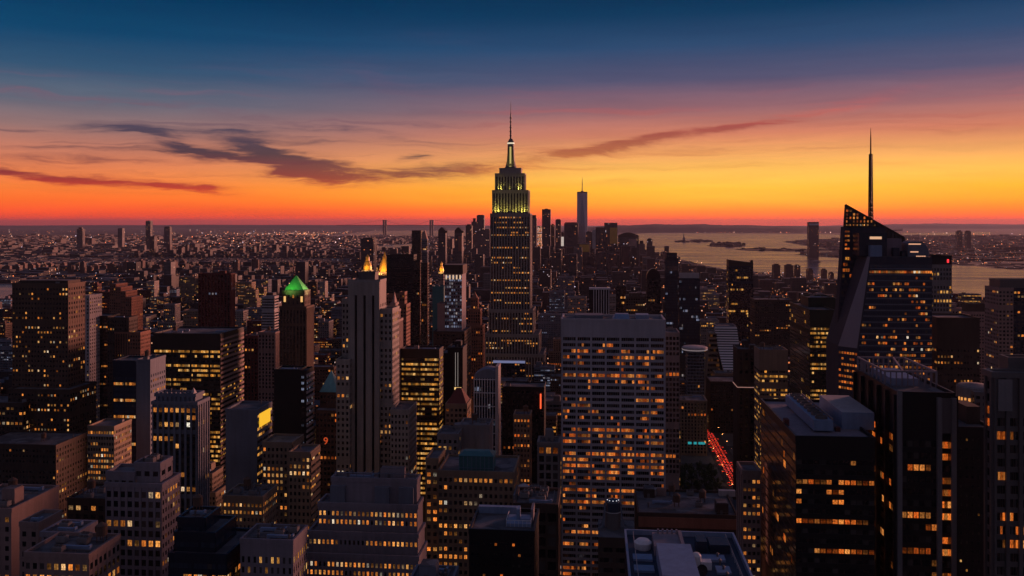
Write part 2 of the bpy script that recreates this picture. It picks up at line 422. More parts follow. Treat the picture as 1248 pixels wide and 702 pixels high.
# ------------------------------------------------------------------ the setting
def sheet(name, pts, z, m, label=None):
    me = bpy.data.meshes.new(name); me.from_pydata([(x, y, z) for x, y in pts], [], [tuple(range(len(pts)))]); me.update()
    if me.polygons[0].normal.z < 0: me.flip_normals()
    me.materials.append(m); o = bpy.data.objects.new(name, me); COL.objects.link(o)
    return tag(o, kind='structure')

def ground_mat():
    m, g, b = mat('asphalt_and_yards'); gm = g.new('ShaderNodeNewGeometry')
    n = g.noise(gm.outputs['Position'], .004, 6, .65); n2 = g.noise(gm.outputs['Position'], .09, 3, .6)
    k = g.m('ADD', g.m('MULTIPLY', n, .6), g.m('MULTIPLY', n2, .4))
    g.put(b.inputs['Base Color'], g.ramp(k, [(.3, (.022, .024, .024, 1)), (.5, (.04, .038, .038, 1)), (.7, (.075, .068, .066, 1))]))
    b.inputs['Roughness'].default_value = .9
    return m
def water_mat():
    m, g, b = mat('harbour_water'); gm = g.new('ShaderNodeNewGeometry')
    x, y, z = g.sep(gm.outputs['Position'])
    b.inputs['Base Color'].default_value = (.014, .018, .026, 1)
    b.inputs['IOR'].default_value = 1.33
    big = g.noise(g.comb(g.m('MULTIPLY', x, .0010), g.m('MULTIPLY', y, .0045)), 1.0, 4, .6)
    g.put(b.inputs['Roughness'], g.lmap(big, .3, .7, .17, .31))
    h = g.noise(g.comb(g.m('MULTIPLY', x, .02), g.m('MULTIPLY', y, .035)), 1.0, 4, .65)
    bp = g.new('ShaderNodeBump'); bp.inputs['Strength'].default_value = .16; bp.inputs['Distance'].default_value = 3.0
    g.put(bp.inputs['Height'], h); g.l.new(bp.outputs[0], b.inputs['Normal'])
    return m
GROUND_M, WATER_M = ground_mat(), water_mat()
sheet('ground', [(-70000, -3000), (70000, -3000), (70000, 90000), (-70000, 90000)], 0.0, GROUND_M)
def polyg(lst): return [ground_at(a, b) for a, b in lst]
HARBOUR = polyg([(1290, 381), (1248, 379), (1200, 376), (1160, 372), (1100, 358), (1040, 345), (1000, 339), (960, 335), (940, 333), (900, 331), (872, 327), (842, 319),
                 (812, 313), (790, 312), (772, 309), (742, 300), (738, 287.5), (800, 283.6), (870, 284.2), (960, 285.0), (1020, 286.0), (1045, 287.2), (1045, 291.0), (1000, 292.0), (952, 294.6), (975, 298.5),
                 (1004, 302.5), (1015, 307.0), (968, 310.2), (985, 312.4), (1030, 315.0), (1060, 318.5), (1120, 322.0), (1180, 323.6), (1215, 327.5), (1248, 329.6), (1290, 331)])
sheet('harbour_water', HARBOUR, 0.5, WATER_M)
EAST_RIVER = [(-1716, 2585), (-1690, 2700), (-1900, 3050), (-2270, 3500), (-6000, 3700), (-6000, 1500), (-1500, 1500)]
sheet('river_water', EAST_RIVER, 0.5, WATER_M)
UPPER_BAY = polyg([(380, 289.2), (455, 281.4), (560, 280.6), (600, 281), (602, 287), (570, 288.5), (520, 288.6), (480, 287.5), (470, 285.5)])
sheet('bay_water', UPPER_BAY, 0.5, WATER_M)
INLET = polyg([(440, 301.5), (470, 299), (505, 297), (520, 300), (500, 303.5), (455, 304.5)])
sheet('inlet_water', INLET, 0.5, WATER_M)
sheet('western_bay_water', polyg([(1100, 284.4), (1190, 282.6), (1210, 283.0), (1206, 285.6), (1150, 286.8), (1100, 287.4)]), 0.5, WATER_M)
sheet('western_inlet_water', polyg([(1185, 288.2), (1260, 288.6), (1300, 289), (1300, 291.4), (1255, 291.6), (1185, 290.2)]), 0.5, WATER_M)
def inside(P, x, y):
    c = False; j = len(P) - 1
    for i in range(len(P)):
        if (P[i][1] > y) != (P[j][1] > y) and x < (P[j][0] - P[i][0]) * (y - P[i][1]) / (P[j][1] - P[i][1]) + P[i][0]: c = not c
        j = i
    return c
WATERS = [HARBOUR, EAST_RIVER, UPPER_BAY, INLET]
def wet(x, y): return any(inside(P, x, y) for P in WATERS)

LAND_M = wall_mat('dark_scrub_land', (.03, .033, .028), .95)
def ridge(name, px0, px1, Y, hs, depth, seed):
    """low hills along the far shore: a real ridge with a front slope, a crest and a back slope"""
    rg = random.Random(seed); mb = MB(); N = 90; rows = []
    for k in range(N + 1):
        px = px0 + (px1 - px0) * k / N
        e = 1.0
        q = k / N
        h = np.interp(q, [a for a, _ in hs], [b for _, b in hs]) * (1 + .04 * math.sin(k * .5 + seed) + .03 * rg.uniform(-1, 1))
        X = gx(px, Y); X2 = gx(px, Y + depth)
        rows.append([(X, Y, 0), (X, Y + depth * .2, h * .62), (gx(px, Y + depth * .5), Y + depth * .5, h), (X2, Y + depth, 0)])
    for A, B in zip(rows, rows[1:]):
        for i in range(3): mb.quad(A[i], B[i], B[i + 1], A[i + 1])
    return tag(mb.build(name, LAND_M, smooth=True), kind='structure')
ridge('shore_hills', 700, 1100, 24500, [(0, 110), (.12, 190), (.25, 225), (.4, 220), (.6, 180), (.8, 145), (1, 95)], 6000, 3)
ridge('western_hills', 1000, 1420, 43000, [(0, 120), (.3, 240), (.6, 200), (1, 240)], 9000, 5)
ridge('eastern_hills', -260, 640, 46000, [(0, 150), (.3, 120), (.6, 170), (1, 120)], 9000, 8)

def island(name, pts, h, label, cat, seed, lumps=26):
    rg = random.Random(seed); P = polyg(pts); mb = MB()
    cx = sum(p[0] for p in P) / len(P); cy = sum(p[1] for p in P) / len(P)
    r0 = [(x, y, .4) for x, y in P]; r1 = [(cx + (x - cx) * .97, cy + (y - cy) * .97, 4) for x, y in P]
    if sum((P[i][0] * P[(i + 1) % len(P)][1] - P[(i + 1) % len(P)][0] * P[i][1]) for i in range(len(P))) < 0: r0.reverse(); r1.reverse()
    mb.prism(r0, r1)
    for k in range(lumps):                               # its trees and sheds
        for _ in range(40):
            a = rg.uniform(-1, 1); b = rg.uniform(-1, 1)
            x = cx + a * max(abs(p[0] - cx) for p in P); y = cy + b * max(abs(p[1] - cy) for p in P)
            if inside(P, x, y): break
        q = rg.uniform(18, 46); hh = h * rg.uniform(.5, 1.15)
        mb.lathe(x, y, [(q, 3), (q * 1.1, hh * .5), (q * .7, hh * .9), (q * .25, hh)], 7, 0, 0, rg.random())
    return tag(mb.build(name, LAND_M), kind='structure')
island('statue_island', [(823, 295.0), (840, 293.4), (860, 293.6), (868, 294.4), (850, 295.4)], 26, '', '', 4)
island('fort_island', [(861, 299.6), (876, 297.4), (900, 297.6), (907, 299), (900, 301.0), (872, 301.2)], 34, '', '', 6, 44)
island('pier_island', [(895, 304.0), (912, 302.6), (960, 303.6), (1012, 304.2), (1012, 306.4), (960, 306.4), (915, 305.8)], 16, '', '', 9, 30)


# ------------------------------------------------------------------ buildings: plan, then build
def S(kind, **kw):
    d = {'grid': dict(bay=3.4, fh=3.8, ww=.6, wh=.52, sill=.28, pr=.2, sp=.12),
         'ribbon': dict(bay=1.8, fh=3.9, ww=.93, wh=.5, sill=.3, pr=.2, sp=.3, every=5),
         'piers': dict(bay=3.0, fh=3.8, ww=.55, wh=.62, sill=.2, pr=.7, sp=.14),
         'glass': dict(bay=1.7, fh=3.9, ww=.93, wh=.74, sill=.14, pr=.08, sp=.06),
         'punch': dict(bay=3.8, fh=3.7, ww=.42, wh=.5, sill=.3, pr=.1, sp=.08),
         'blank': dict(blank=True)}[kind].copy()
    d.update(kw)
    return d

BLDS = []
def H(name, label, nick, tiers, wall='brown', st=None, ss=None, ybot=600, p=.12, tint='amber', gear=3, extra=None, cat='building', group=None,
      glass=0, parapet=True, far=None, seed=None, wall2=None, roofz=None):
    st = st or S('grid'); ss = ss or st
    T = []
    for t in tiers:
        o = t[5] if len(t) > 5 else {}
        xl, xr, yt, Y, d = t[:5]
        x0, x1 = gx(xl, Y), gx(xr, Y)
        T.append(dict(x0=x0, x1=x1, y0=float(Y), y1=float(Y + d), z0=0.0, z1=gz(yt, (x0 + x1) / 2, Y),
                      st=o.get('st', st), ss=o.get('ss', o.get('st', ss) if 'st' in o else ss), wall=o.get('wall', wall), p=o.get('p', p), tint=o.get('tint', tint), par=o.get('par', parapet)))
    b = dict(name=name, label=label, nick=nick, T=T, ybot=ybot, gear=gear, extra=extra, cat=cat, group=group, glass=glass, far=far, seed=seed if seed is not None else len(BLDS) * 7 + 3, hero=True)
    if T:
        b['px0'] = min(t[0] for t in tiers); b['px1'] = max(t[1] for t in tiers); b['Y'] = min(t[3] for t in tiers)
    BLDS.append(b)
    return b

def finish_tiers(b):
    """an upper tier that stands wholly on a lower one starts at that one's roof"""
    for t in b['T']:
        for u in b['T']:
            if u is not t and u['z1'] < t['z1'] and u['x0'] - .05 <= t['x0'] and u['x1'] + .05 >= t['x1'] and u['y0'] - .05 <= t['y0'] and u['y1'] + .05 >= t['y1']:
                t['z0'] = max(t['z0'], u['z1'])

def facade(mb, wins, face, t, st, p, tint, zmin, rg, glass, mb2=None):
    x0, x1, y0, y1, z0, z1 = t['x0'], t['x1'], t['y0'], t['y1'], max(t['z0'], zmin), t['z1']
    if st.get('blank') or z1 - z0 < 5: return
    if face == 'F': a0, a1 = x0, x1
    else: a0, a1 = y0, y1
    if a1 - a0 < 2.2: return
    if st.get('a'): a0, a1 = a0 + (a1 - a0) * st['a'][0], a0 + (a1 - a0) * st['a'][1]
    def P(a, o, z):
        return (a, y0 - o, z) if face == 'F' else ((x0 - o, a, z) if face == 'L' else (x1 + o, a, z))
    flip = face == 'L'
    def Q(aa, ab, oa, ob, za, zb, mb=mb):            # vertical patch
        q = [P(aa, oa, za), P(ab, ob, za), P(ab, ob, zb), P(aa, oa, zb)]
        if flip: q = [q[1], q[0], q[3], q[2]]
        w = abs(ab - aa)
        mb.quad(*q, 0, [(0, za), (w, za), (w, zb), (0, zb)])
    def HZ(aa, ab, o, z, up, mb=mb):
        q = [P(aa, o, z), P(ab, o, z), P(ab, 0, z), P(aa, 0, z)]
        if flip: q = [q[1], q[0], q[3], q[2]]
        if not up: q.reverse()
        mb.quad(*q, 0)
    bay, fh = st['bay'], st['fh']
    nb = max(1, round((a1 - a0) / bay)); bw = (a1 - a0) / nb
    ztop = z1 - st.get('top', 1.6)
    nf = int((ztop - z0) / fh)
    if nf < 1: return
    zb = ztop - nf * fh
    pr, sp, ww, wh, sill = st['pr'], st['sp'], st['ww'], st['wh'], st['sill']
    ev = st.get('every', 1); pw = st.get('pw', max(.25, bw * (1 - ww)) if ev == 1 else .9)
    # spandrels
    prev = z0
    for k in range(nf + 1):
        zt = zb + k * fh + sill * fh if k < nf else z1
        if zt - prev > .05:
            ms = mb2 if (mb2 is not None and st.get('dark') and k < nf) else mb
            Q(a0, a1, sp, sp, prev, zt, ms); HZ(a0, a1, sp, zt, True, ms); HZ(a0, a1, sp, prev, False, ms)
        prev = zb + k * fh + (sill + wh) * fh
    # piers
    for i in range(0, nb + 1, ev):
        c = a0 + i * bw; l, r = max(a0, c - pw / 2), min(a1, c + pw / 2)
        zt = z1 - st.get('piertop', 0)
        Q(l, r, pr, pr, z0, zt)
        Q(l, l, 0, pr, z0, zt) if not flip else Q(l, l, pr, 0, z0, zt)
        Q(r, r, pr, 0, z0, zt) if not flip else Q(r, r, 0, pr, z0, zt)
        HZ(l, r, pr, zt, True)
    # windows
    sub = st.get('sub', 1); rowp = st.get('rows'); p = p * st.get('pm', 1)
    W = bw * ww if ev == 1 else bw * .9
    mech = {int(nf * rg.uniform(.35, .6)), int(nf * .85)} if nf > 20 and not rowp else set()
    for k in range(nf):
        if k in mech: continue                        # a plant floor behind louvres
        q = rg.choice((.12, .5, .5, 1.0, 1.5, 2.4)) if st.get('corr', True) else 1.0
        if rowp: q = rowp[(nf - 1 - k) % len(rowp)]
        pk = min(.96, p * q); on = rg.random() < pk; run = st.get('run', .45)
        zc = zb + k * fh + (sill + wh / 2) * fh
        lev = rg.random()
        for i in range(nb):
            for s_ in range(sub):
                if rg.random() < run: on = rg.random() < pk
                lit = on
                a = a0 + i * bw + (bw - W) / 2 + W * (s_ + .5) / sub
                w = W / sub * (1 if sub == 1 else .9)
                wins.append((face, a, zc, w, fh * wh, TINT[tint] if lit else (5 if glass else 0), rg.random()))

UNIT = {}
def unit_window(mi):
    if mi not in UNIT:
        me = bpy.data.meshes.new('window_pane')
        me.from_pydata([(-.5, 0, -.5), (.5, 0, -.5), (.5, 0, .5), (-.5, 0, .5)], [], [(0, 1, 2, 3)])
        uv = me.uv_layers.new(name='UVMap'); uv.data.foreach_set('uv', [0, 0, 1, 0, 1, 1, 0, 1])
        me.materials.append(MATS_WIN[mi]); me.update(); UNIT[mi] = me
    return UNIT[mi]

OCC = None
def make_occ():
    global OCC
    rows = []
    for bi, b in enumerate(BLDS):
        for t in b['T'] + b.get('occ', []): rows.append((t['x0'], t['x1'], t['y0'], t['y1'], t['z0'], t['z1'], bi))
    OCC = np.array(rows)

def visible(pts):
    """which points the deck sees past every building's boxes"""
    vis = np.ones(len(pts), bool)
    o = np.array([0, 0, EYE]); d = pts - o
    d[np.abs(d) < 1e-6] = 1e-6
    ymax = pts[:, 1].max(); sx, sy = proj(pts[:, 0], pts[:, 1], pts[:, 2]); l, r, tp = sx.min() - 5, sx.max() + 5, sy.max() + 5
    for (x0, x1, y0, y1, z0, z1, bi) in OCC:
        if y0 > ymax: continue
        cx = [proj(x, y, 0)[0] for x in (x0, x1) for y in (y0, y1)]
        if max(cx) < l or min(cx) > r: continue
        t0 = (np.array([x0, y0, z0]) - o) / d; t1 = (np.array([x1, y1, z1]) - o) / d
        tn = np.minimum(t0, t1).max(1); tf = np.maximum(t0, t1).min(1)
        vis &= ~((tn < tf) & (tf > 0) & (tn < .9992))
    return vis

def gear_parts(e, org, t, n, rg, wall):
    """what stands on the roof: stair heads, cooling units, tanks, ducts"""
    w, d, z = t['x1'] - t['x0'], t['y1'] - t['y0'], t['z1']
    if w < 7 or d < 7: return
    used = []
    if t['y0'] < 480 and w > 10 and d > 9:               # close enough to see pipes and a rail
        n += 4
        for k in range(2):
            y = t['y0'] + d * (.25 + .45 * k) + rg.uniform(-.6, .6); m = MB(); xa, xb = t['x0'] + rg.uniform(1, w * .3), t['x1'] - rg.uniform(1, w * .3)
            m.bar((xa, y, z + .45), (xb, y, z + .45), .24); m.bar((xb, y, z + .45), (xb, t['y1'] - 1, z + .45), .24)
            q = xa
            while q < xb: m.box(q - .1, q + .1, y - .12, y + .12, z, z + .35); q += 2.4
            m.build('pipe_run', WALL['grey'], e, org)
        m = MB(); yy = t['y0'] + .9
        m.bar((t['x0'] + .9, yy, z + 1.9), (t['x1'] - .9, yy, z + 1.9), .07); q = t['x0'] + .9
        while q < t['x1'] - .8: m.bar((q, yy, z), (q, yy, z + 1.9), .07); q += 2.0
        m.build('railing', WALL['steel'], e, org)
    for k in range(n):
        for _ in range(14):
            kind = rg.choice(('bulkhead', 'cooling_unit', 'cooling_unit', 'duct', 'water_tank', 'vent_stack'))
            sx = {'bulkhead': min(w * .4, rg.uniform(5, 11)), 'cooling_unit': 3.4, 'duct': min(w * .5, 9), 'water_tank': 3.6, 'vent_stack': 1.0}[kind]
            sy = {'bulkhead': min(d * .4, rg.uniform(4, 8)), 'cooling_unit': 2.6, 'duct': 1.1, 'water_tank': 3.6, 'vent_stack': 1.0}[kind]
            if w - sx < 3.2 or d - sy < 3.2: continue
            x = rg.uniform(t['x0'] + 1.4, t['x1'] - 1.4 - sx); y = rg.uniform(t['y0'] + 1.4, t['y1'] - 1.4 - sy)
            if any(x < u[1] + .4 and x + sx > u[0] - .4 and y < u[3] + .4 and y + sy > u[2] - .4 for u in used): continue
            used.append((x, x + sx, y, y + sy)); m = MB(); zz = z + .05
            if kind == 'bulkhead':
                h = rg.uniform(3.2, 6.5); m.box(x, x + sx, y, y + sy, zz, zz + h, 0, 1); m.box(x + .3, x + sx - .3, y + .3, y + sy - .3, zz + h, zz + h + .35, 0, 1)
                m.box(x + sx * .3, x + sx * .3 + 1.2, y - .08, y, zz, zz + 2.1, 2)
                m.build('bulkhead', [WALL[wall], ROOF, WALL['steel']], e, org)
            elif kind == 'cooling_unit':
                m.box(x, x + sx, y, y + sy, zz + .4, zz + 2.3); m.box(x + .2, x + .5, y + .2, y + sy - .2, zz, zz + .4); m.box(x + sx - .5, x + sx - .2, y + .2, y + sy - .2, zz, zz + .4)
                o = m.build('cooling_unit', WALL['grey'], e, org); f = MB()
                for q in (.28, .72): f.lathe(x + sx * q, y + sy / 2, [(.72, zz + 2.3), (.72, zz + 2.75), (.6, zz + 2.75), (.58, zz + 2.45), (0.01, zz + 2.5)], 12)
                f.build('fan', WALL['steel'], o, (0, 0, 0) if False else org).location = (0, 0, 0)
            elif kind == 'duct':
                m.box(x, x + sx, y, y + sy, zz + .5, zz + 1.4); m.box(x, x + 1.0, y, y + sy, zz, zz + .5); m.box(x + sx - 1.0, x + sx, y, y + sy, zz, zz + .5)
                m.box(x + sx, x + sx + .7, y - .2, y + sy + .2, zz + .3, zz + 1.8)
                m.build('duct', WALL['bluemetal'], e, org)
            elif kind == 'water_tank':
                cx, cy = x + 1.8, y + 1.8
                for a in (-1.1, 1.1):
                    for b_ in (-1.1, 1.1): m.bar((cx + a, cy + b_, zz), (cx + a, cy + b_, zz + 2.6), .22)
                m.lathe(cx, cy, [(1.75, zz + 2.5), (1.75, zz + 5.6), (1.9, zz + 5.65), (.05, zz + 6.9)], 14)
                m.build('water_tank', WALL['brown'], e, org)
            else:
                m.lathe(x + .5, y + .5, [(.35, zz), (.35, zz + 1.8), (.55, zz + 1.85), (.5, zz + 2.2), (.05, zz + 2.5)], 10)
                m.build('vent_stack', WALL['steel'], e, org)
            break

STAT = dict(win=0, ind=0)
def construct(b):
    rg = random.Random(b['seed']); T = b['T']
    if b['far']:
        mb = MB(); r = rg.random()
        t0 = T[0] if T else None
        org = ((t0['x0'] + t0['x1']) / 2, (t0['y0'] + t0['y1']) / 2, 0)
        fm = b['far'] if b['far'] is not True else FAR
        for t in T:
            mb.box(t['x0'], t['x1'], t['y0'], t['y1'], t['z0'], t['z1'], 0, r=r, skip='D')
        if not b['extra']:
            o = mb.build(b['name'], fm, None, org); tag(o, b['label'], b['cat'], b['group']); b['ob'] = o
            if b.get('roofbox'):
                pass
            return
        e = empty(b['name'], org, b['label'], b['cat'], b['group']); mb.build('wall', fm, e, org); b['ob'] = e
        b['extra'](b, e, org, rg)
        return
    t0 = max(T, key=lambda t: (t['x1'] - t['x0']) * (t['y1'] - t['y0']))
    org = ((t0['x0'] + t0['x1']) / 2, (t0['y0'] + t0['y1']) / 2, 0)
    e = empty(b['name'], org, b['label'], b['cat'], b['group']); b['ob'] = e
    walls = {}; spand = {}; wins = []
    zlow = gz(min(790, b['ybot'] + 60), org[0], t0['y0'])
    for t in T:
        mb = walls.setdefault(t['wall'], MB())
        mb.box(t['x0'], t['x1'], t['y0'], t['y1'], t['z0'], t['z1'], 0, skip='TD')
        roof = MB(); roof.quad((t['x0'], t['y0'], t['z1']), (t['x1'], t['y0'], t['z1']), (t['x1'], t['y1'], t['z1']), (t['x0'], t['y1'], t['z1'])); roof.build('roof', ROOF, e, org)
        if t['par']:
            pz = t['z1']; q = .45; h = 1.15; o = max(.25, t['st'].get('pr', 0) + .05, t['st'].get('sp', 0) + .05)
            mb.box(t['x0'] - o, t['x1'] + o, t['y0'] - o, t['y0'] + q, pz - .6, pz + h); mb.box(t['x0'] - o, t['x1'] + o, t['y1'] - q, t['y1'] + o, pz - .6, pz + h)
            mb.box(t['x0'] - o, t['x0'] + q, t['y0'] + q, t['y1'] - q, pz - .6, pz + h); mb.box(t['x1'] - q, t['x1'] + o, t['y0'] + q, t['y1'] - q, pz - .6, pz + h)
        tw = []; sm = spand.setdefault(t['wall'], MB())
        facade(mb, tw, 'F', t, t['st'], t['p'], t['tint'], zlow, rg, b['glass'], sm)
        if t['x0'] > -170: facade(mb, tw, 'L', t, t['ss'], t['p'], t['tint'], zlow, rg, b['glass'], sm)
        if t['x1'] < 170: facade(mb, tw, 'R', t, t['ss'], t['p'], t['tint'], zlow, rg, b['glass'], sm)
        for w in tw:
            f = w[0]; o = .06
            pos = (w[1], t['y0'] - o, w[2]) if f == 'F' else ((t['x0'] - o, w[1], w[2]) if f == 'L' else (t['x1'] + o, w[1], w[2]))
            wins.append((pos, f) + w[3:])
    for wn, mb in walls.items(): mb.build('wall', WALL[wn], e, org)
    for wn, mb in spand.items():
        if mb.f: mb.build('dark_spandrel', WALL['bronze'], e, org)
    ng = b['gear']
    if ng:
        top = sorted(T, key=lambda t: -t['z1'])
        gear_parts(e, org, top[0], ng, rg, top[0]['wall'])
        for t in top[1:]:
            if t['z1'] < top[0]['z1'] - 8 and t['y0'] < top[0]['y0'] - 6 and t['x1'] - t['x0'] > 12 and not any(
                    u is not t and u['z0'] <= t['z1'] < u['z1'] and u['x0'] < t['x1'] and u['x1'] > t['x0'] and u['y0'] < t['y1'] and u['y1'] > t['y0'] for u in T):
                gear_parts(e, org, t, 2, rg, t['wall'])
    if wins:
        P = np.array([w[0] for w in wins], float)
        sx, sy = proj(P[:, 0], P[:, 1], P[:, 2]); D = np.linalg.norm(P - np.array([0, 0, EYE]), axis=1)
        nrm = {'F': (0, -1), 'L': (-1, 0), 'R': (1, 0)}
        cosv = np.array([-(p[0] * nrm[w[1]][0] + p[1] * nrm[w[1]][1]) for p, w in zip(P, wins)]) / D
        area = np.array([w[2] * w[3] for w in wins]) * FPX ** 2 / D ** 2 * np.maximum(cosv, 0)
        ok = (cosv > .01) & (sx > 2) & (sx < 1246) & (sy < 700) & (area > 1.3)
        if ok.any():
            idx = np.where(ok)[0]; idx = idx[visible(P[idx])]
            score = area[idx] * np.array([1.25 if wins[i][4] not in (0, 5) else 1 for i in idx])
            pick = set(idx[np.argsort(-score)][:100].tolist())
        else: pick = set()
        rest = MB()
        for i, (pos, f, w, h, mi, r) in enumerate(wins):
            if i in pick:
                o = bpy.data.objects.new('window', unit_window(mi)); COL.objects.link(o); o.parent = e
                o.location = (pos[0] - org[0], pos[1] - org[1], pos[2]); o.scale = (w, 1, h)
                o.rotation_euler = (0, 0, {'F': 0, 'L': -math.pi / 2, 'R': math.pi / 2}[f])
                STAT['ind'] += 1
            else:
                x, y, z = pos; a, c = w / 2, h / 2
                if f == 'F': q = [(x - a, y, z - c), (x + a, y, z - c), (x + a, y, z + c), (x - a, y, z + c)]
                elif f == 'R': q = [(x, y - a, z - c), (x, y + a, z - c), (x, y + a, z + c), (x, y - a, z + c)]
                else: q = [(x, y + a, z - c), (x, y - a, z - c), (x, y - a, z + c), (x, y + a, z + c)]
                rest.quad(*q, mi, None, r)
        STAT['win'] += len(wins)
        if rest.f:
            tag(rest.build('remaining_windows', MATS_WIN, e, org), kind='stuff')
    if b['extra']: b['extra'](b, e, org, rg)

def box_parts(name, lst, m, e, org):
    for q in lst:
        k = MB(); k.box(*q); k.build(name, m, e, org)

def pyramid(mb, t, z0, z1, mi=0, inset=0.0, n=4):
    x0, x1, y0, y1 = t['x0'] + inset, t['x1'] - inset, t['y0'] + inset, t['y1'] - inset
    cx, cy = (x0 + x1) / 2, (y0 + y1) / 2
    R = [(x0, y0, z0), (x1, y0, z0), (x1, y1, z0), (x0, y1, z0)]
    Tt = [(cx + (p[0] - cx) * .03, cy + (p[1] - cy) * .03, z1) for p in R]
    mb.prism(R, Tt, mi)

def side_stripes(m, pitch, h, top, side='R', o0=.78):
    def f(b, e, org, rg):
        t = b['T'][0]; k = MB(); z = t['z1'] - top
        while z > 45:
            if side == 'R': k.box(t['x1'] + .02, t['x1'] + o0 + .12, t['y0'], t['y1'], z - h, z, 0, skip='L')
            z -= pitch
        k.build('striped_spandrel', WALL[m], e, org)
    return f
def flood(loc, target, power, color, size=4.0, spread=100):
    """a floodlight that the building has on its ledges"""
    l = bpy.data.lights.new('floodlight', 'AREA'); l.energy = power; l.color = color; l.shape = 'RECTANGLE'; l.size = size; l.size_y = 1.0; l.spread = math.radians(spread)
    o = bpy.data.objects.new('floodlight', l); COL.objects.link(o); o.location = loc
    o.rotation_euler = (Vector(target) - Vector(loc)).to_track_quat('-Z', 'Y').to_euler()
    return o


# ------------------------------------------------------------------ the towers one can name by sight
def zpx(py, Y, X=0.0): return gz(py, X, Y)

# ---- left third
H('brick_skyscraper', 'broad dark brown tower with scattered amber windows on stepped base at far left edge', 'the broad dark brown tower',
  [(-30, 68, 543, 600, 39), (10, 85, 476, 648, 36), (15, 83, 347, 660, 23, {'wall': 'brown'})], 'umber', S('grid', bay=2.6, ww=.5, wh=.42, run=.75), S('grid', bay=3.2, ww=.55), 630, .20, 'amber', 2)
def crown1(b, e, org, rg):
    t = b['T'][2]; m = MB(); m.box(t['x0'] + 4, t['x1'] - 2, t['y0'] + 3, t['y1'] - 3, t['z1'], t['z1'] + 3.2, 0, 1); m.build('penthouse', [WALL['umber'], ROOF], e, org)
BLDS[-1]['extra'] = crown1
H('office_annex', 'low dark annex with two sloping rows of amber windows at the left edge', 'the low dark annex', [(-60, 28, 492, 640, 30)], 'umber', S('grid'), None, 545, .35)
H('slab_tower', 'thin pale grey slab rising behind the broad dark brown tower', 'the thin pale slab', [(101, 109, 361, 900, 24)], 'pale', S('punch'), None, 470, .04, gear=0)
H('black_tower', 'black tower with three short lit strips left of the light-rimmed slab', 'the black tower', [(107, 131, 386, 920, 25)], 'black', S('ribbon', rows=[0, 0, 2, .1, 0, .1, 0, 2, 0, 0, 0]), None, 530, .3, 'amber', 1)
H('office_slab', 'dark slab with pale roof rim and reddish right-hand side', 'the light-rimmed slab', [(140, 171, 406, 850, 20, {'wall': 'terracotta'}), (131, 157, 388, 850, 17)], 'umber', S('grid', bay=2.6, ww=.5), None, 480, .05, gear=1)
H('stepped_tower', 'terracotta tower with roofline falling in four steps behind the light-rimmed slab', 'the four-stepped tower',
  [(134, 141, 346, 1150, 30), (141, 147, 350, 1150, 30), (147, 153, 355, 1150, 30), (153, 160, 362, 1150, 30)], 'terracotta', S('piers', bay=2.4, pr=.5), None, 388, .03, gear=0, parapet=False)
H('office_tower', 'blue-grey tower with four amber strips and pinkish window-dotted side', 'the blue-grey strip tower',
  [(138, 166, 441, 600, 21.8, {'st': S('ribbon', top=10, fh=3.9, rows=[.0, 2.6, 0, 0, 2.4, 0, 0, 2.6, 0, 0, 0, 0, 1.2, 0, 0, 1.4]), 'wall': 'navy', 'tint': 'amber', 'p': .38}),
   (166, 183, 440, 599.4, 22.4, {'st': S('blank'), 'ss': S('punch', bay=3.0, ww=.5, fh=3.8, top=9), 'wall': 'slate'})], 'slate', None, None, 575, .06, 'amber', 3, glass=1)
H('office_block', 'wide bronze office block with yellow lit floors and striped right side below flat dark crown', 'the wide yellow-lit block',
  [(187, 268, 408, 700, 48)], 'bronze', S('ribbon', top=12, every=9, pw=1.6, run=.3, rows=[1.5, 1.1, .9, 1.4, 1.3, .6, 1.5, 1.2, .4, 1.3, .9]), S('ribbon', top=8, sp=.7, wh=.42, pm=.45), 560, .56, 'yellow', 6, side_stripes('pink', 3.9, 1.7, 3))  # pink stripes put the sunset light on the right side into colour
H('slab_tower', 'tall brown slab with vertical dark stripes standing behind the wide yellow-lit block', 'the tall striped slab',
  [(242, 281, 334, 1300, 15)], 'maroon', S('piers', bay=5.2, ww=.6, wh=.8, sill=.1, pr=1.2), None, 402, .04, 'white', 1)
def green_top(b, e, org, rg):
    t = b['T'][1]; m = MB(); z = t['z1'] + .02
    pyramid(m, dict(x0=t['x0'] + .3, x1=t['x1'] - .3, y0=t['y0'] + .3, y1=t['y1'] - .3), z, zpx(338, 760), 0)
    m.build('pyramid_roof', WALL['greencopper'], e, org)
    c = MB()
    for fx in (.12, .88):
        for fy in (0, 1):
            x = t['x0'] + (t['x1'] - t['x0']) * fx; y = t['y0'] + (t['y1'] - t['y0']) * fy
            c.box(x - .9, x + .9, y - .55, y + .25, t['z1'] - 9, t['z1'] - 4)
    c.build('lantern_niche', emit_mat('niche_lamp', (1, .55, .18), .9), e, org)
    cx = (t['x0'] + t['x1']) / 2; y0 = t['y0']; zz = t['z1']
    flood((cx - 4, y0 - 9, zz - 1), (cx, y0 + 7, zz + 7), 900, (.3, 1, .2), 6)
    flood((t['x1'] + 9, y0 + 6, zz - 1), (cx, y0 + 7, zz + 7), 1100, (.9, .9, .4), 6)
H('stone_skyscraper', 'brown stone tower with bright green floodlit pyramid roof', 'the green-pyramid tower',
  [(341, 373, 375, 750, 20), (344, 371, 355.5, 752, 16, {'st': S('grid', bay=4.4, fh=5.5, ww=.35, wh=.5)})], 'brown', S('piers', bay=3.1, pr=.5, dark=True), S('piers', bay=2.4, pr=.6, dark=True), 450, .05, 'amber', 0, green_top)
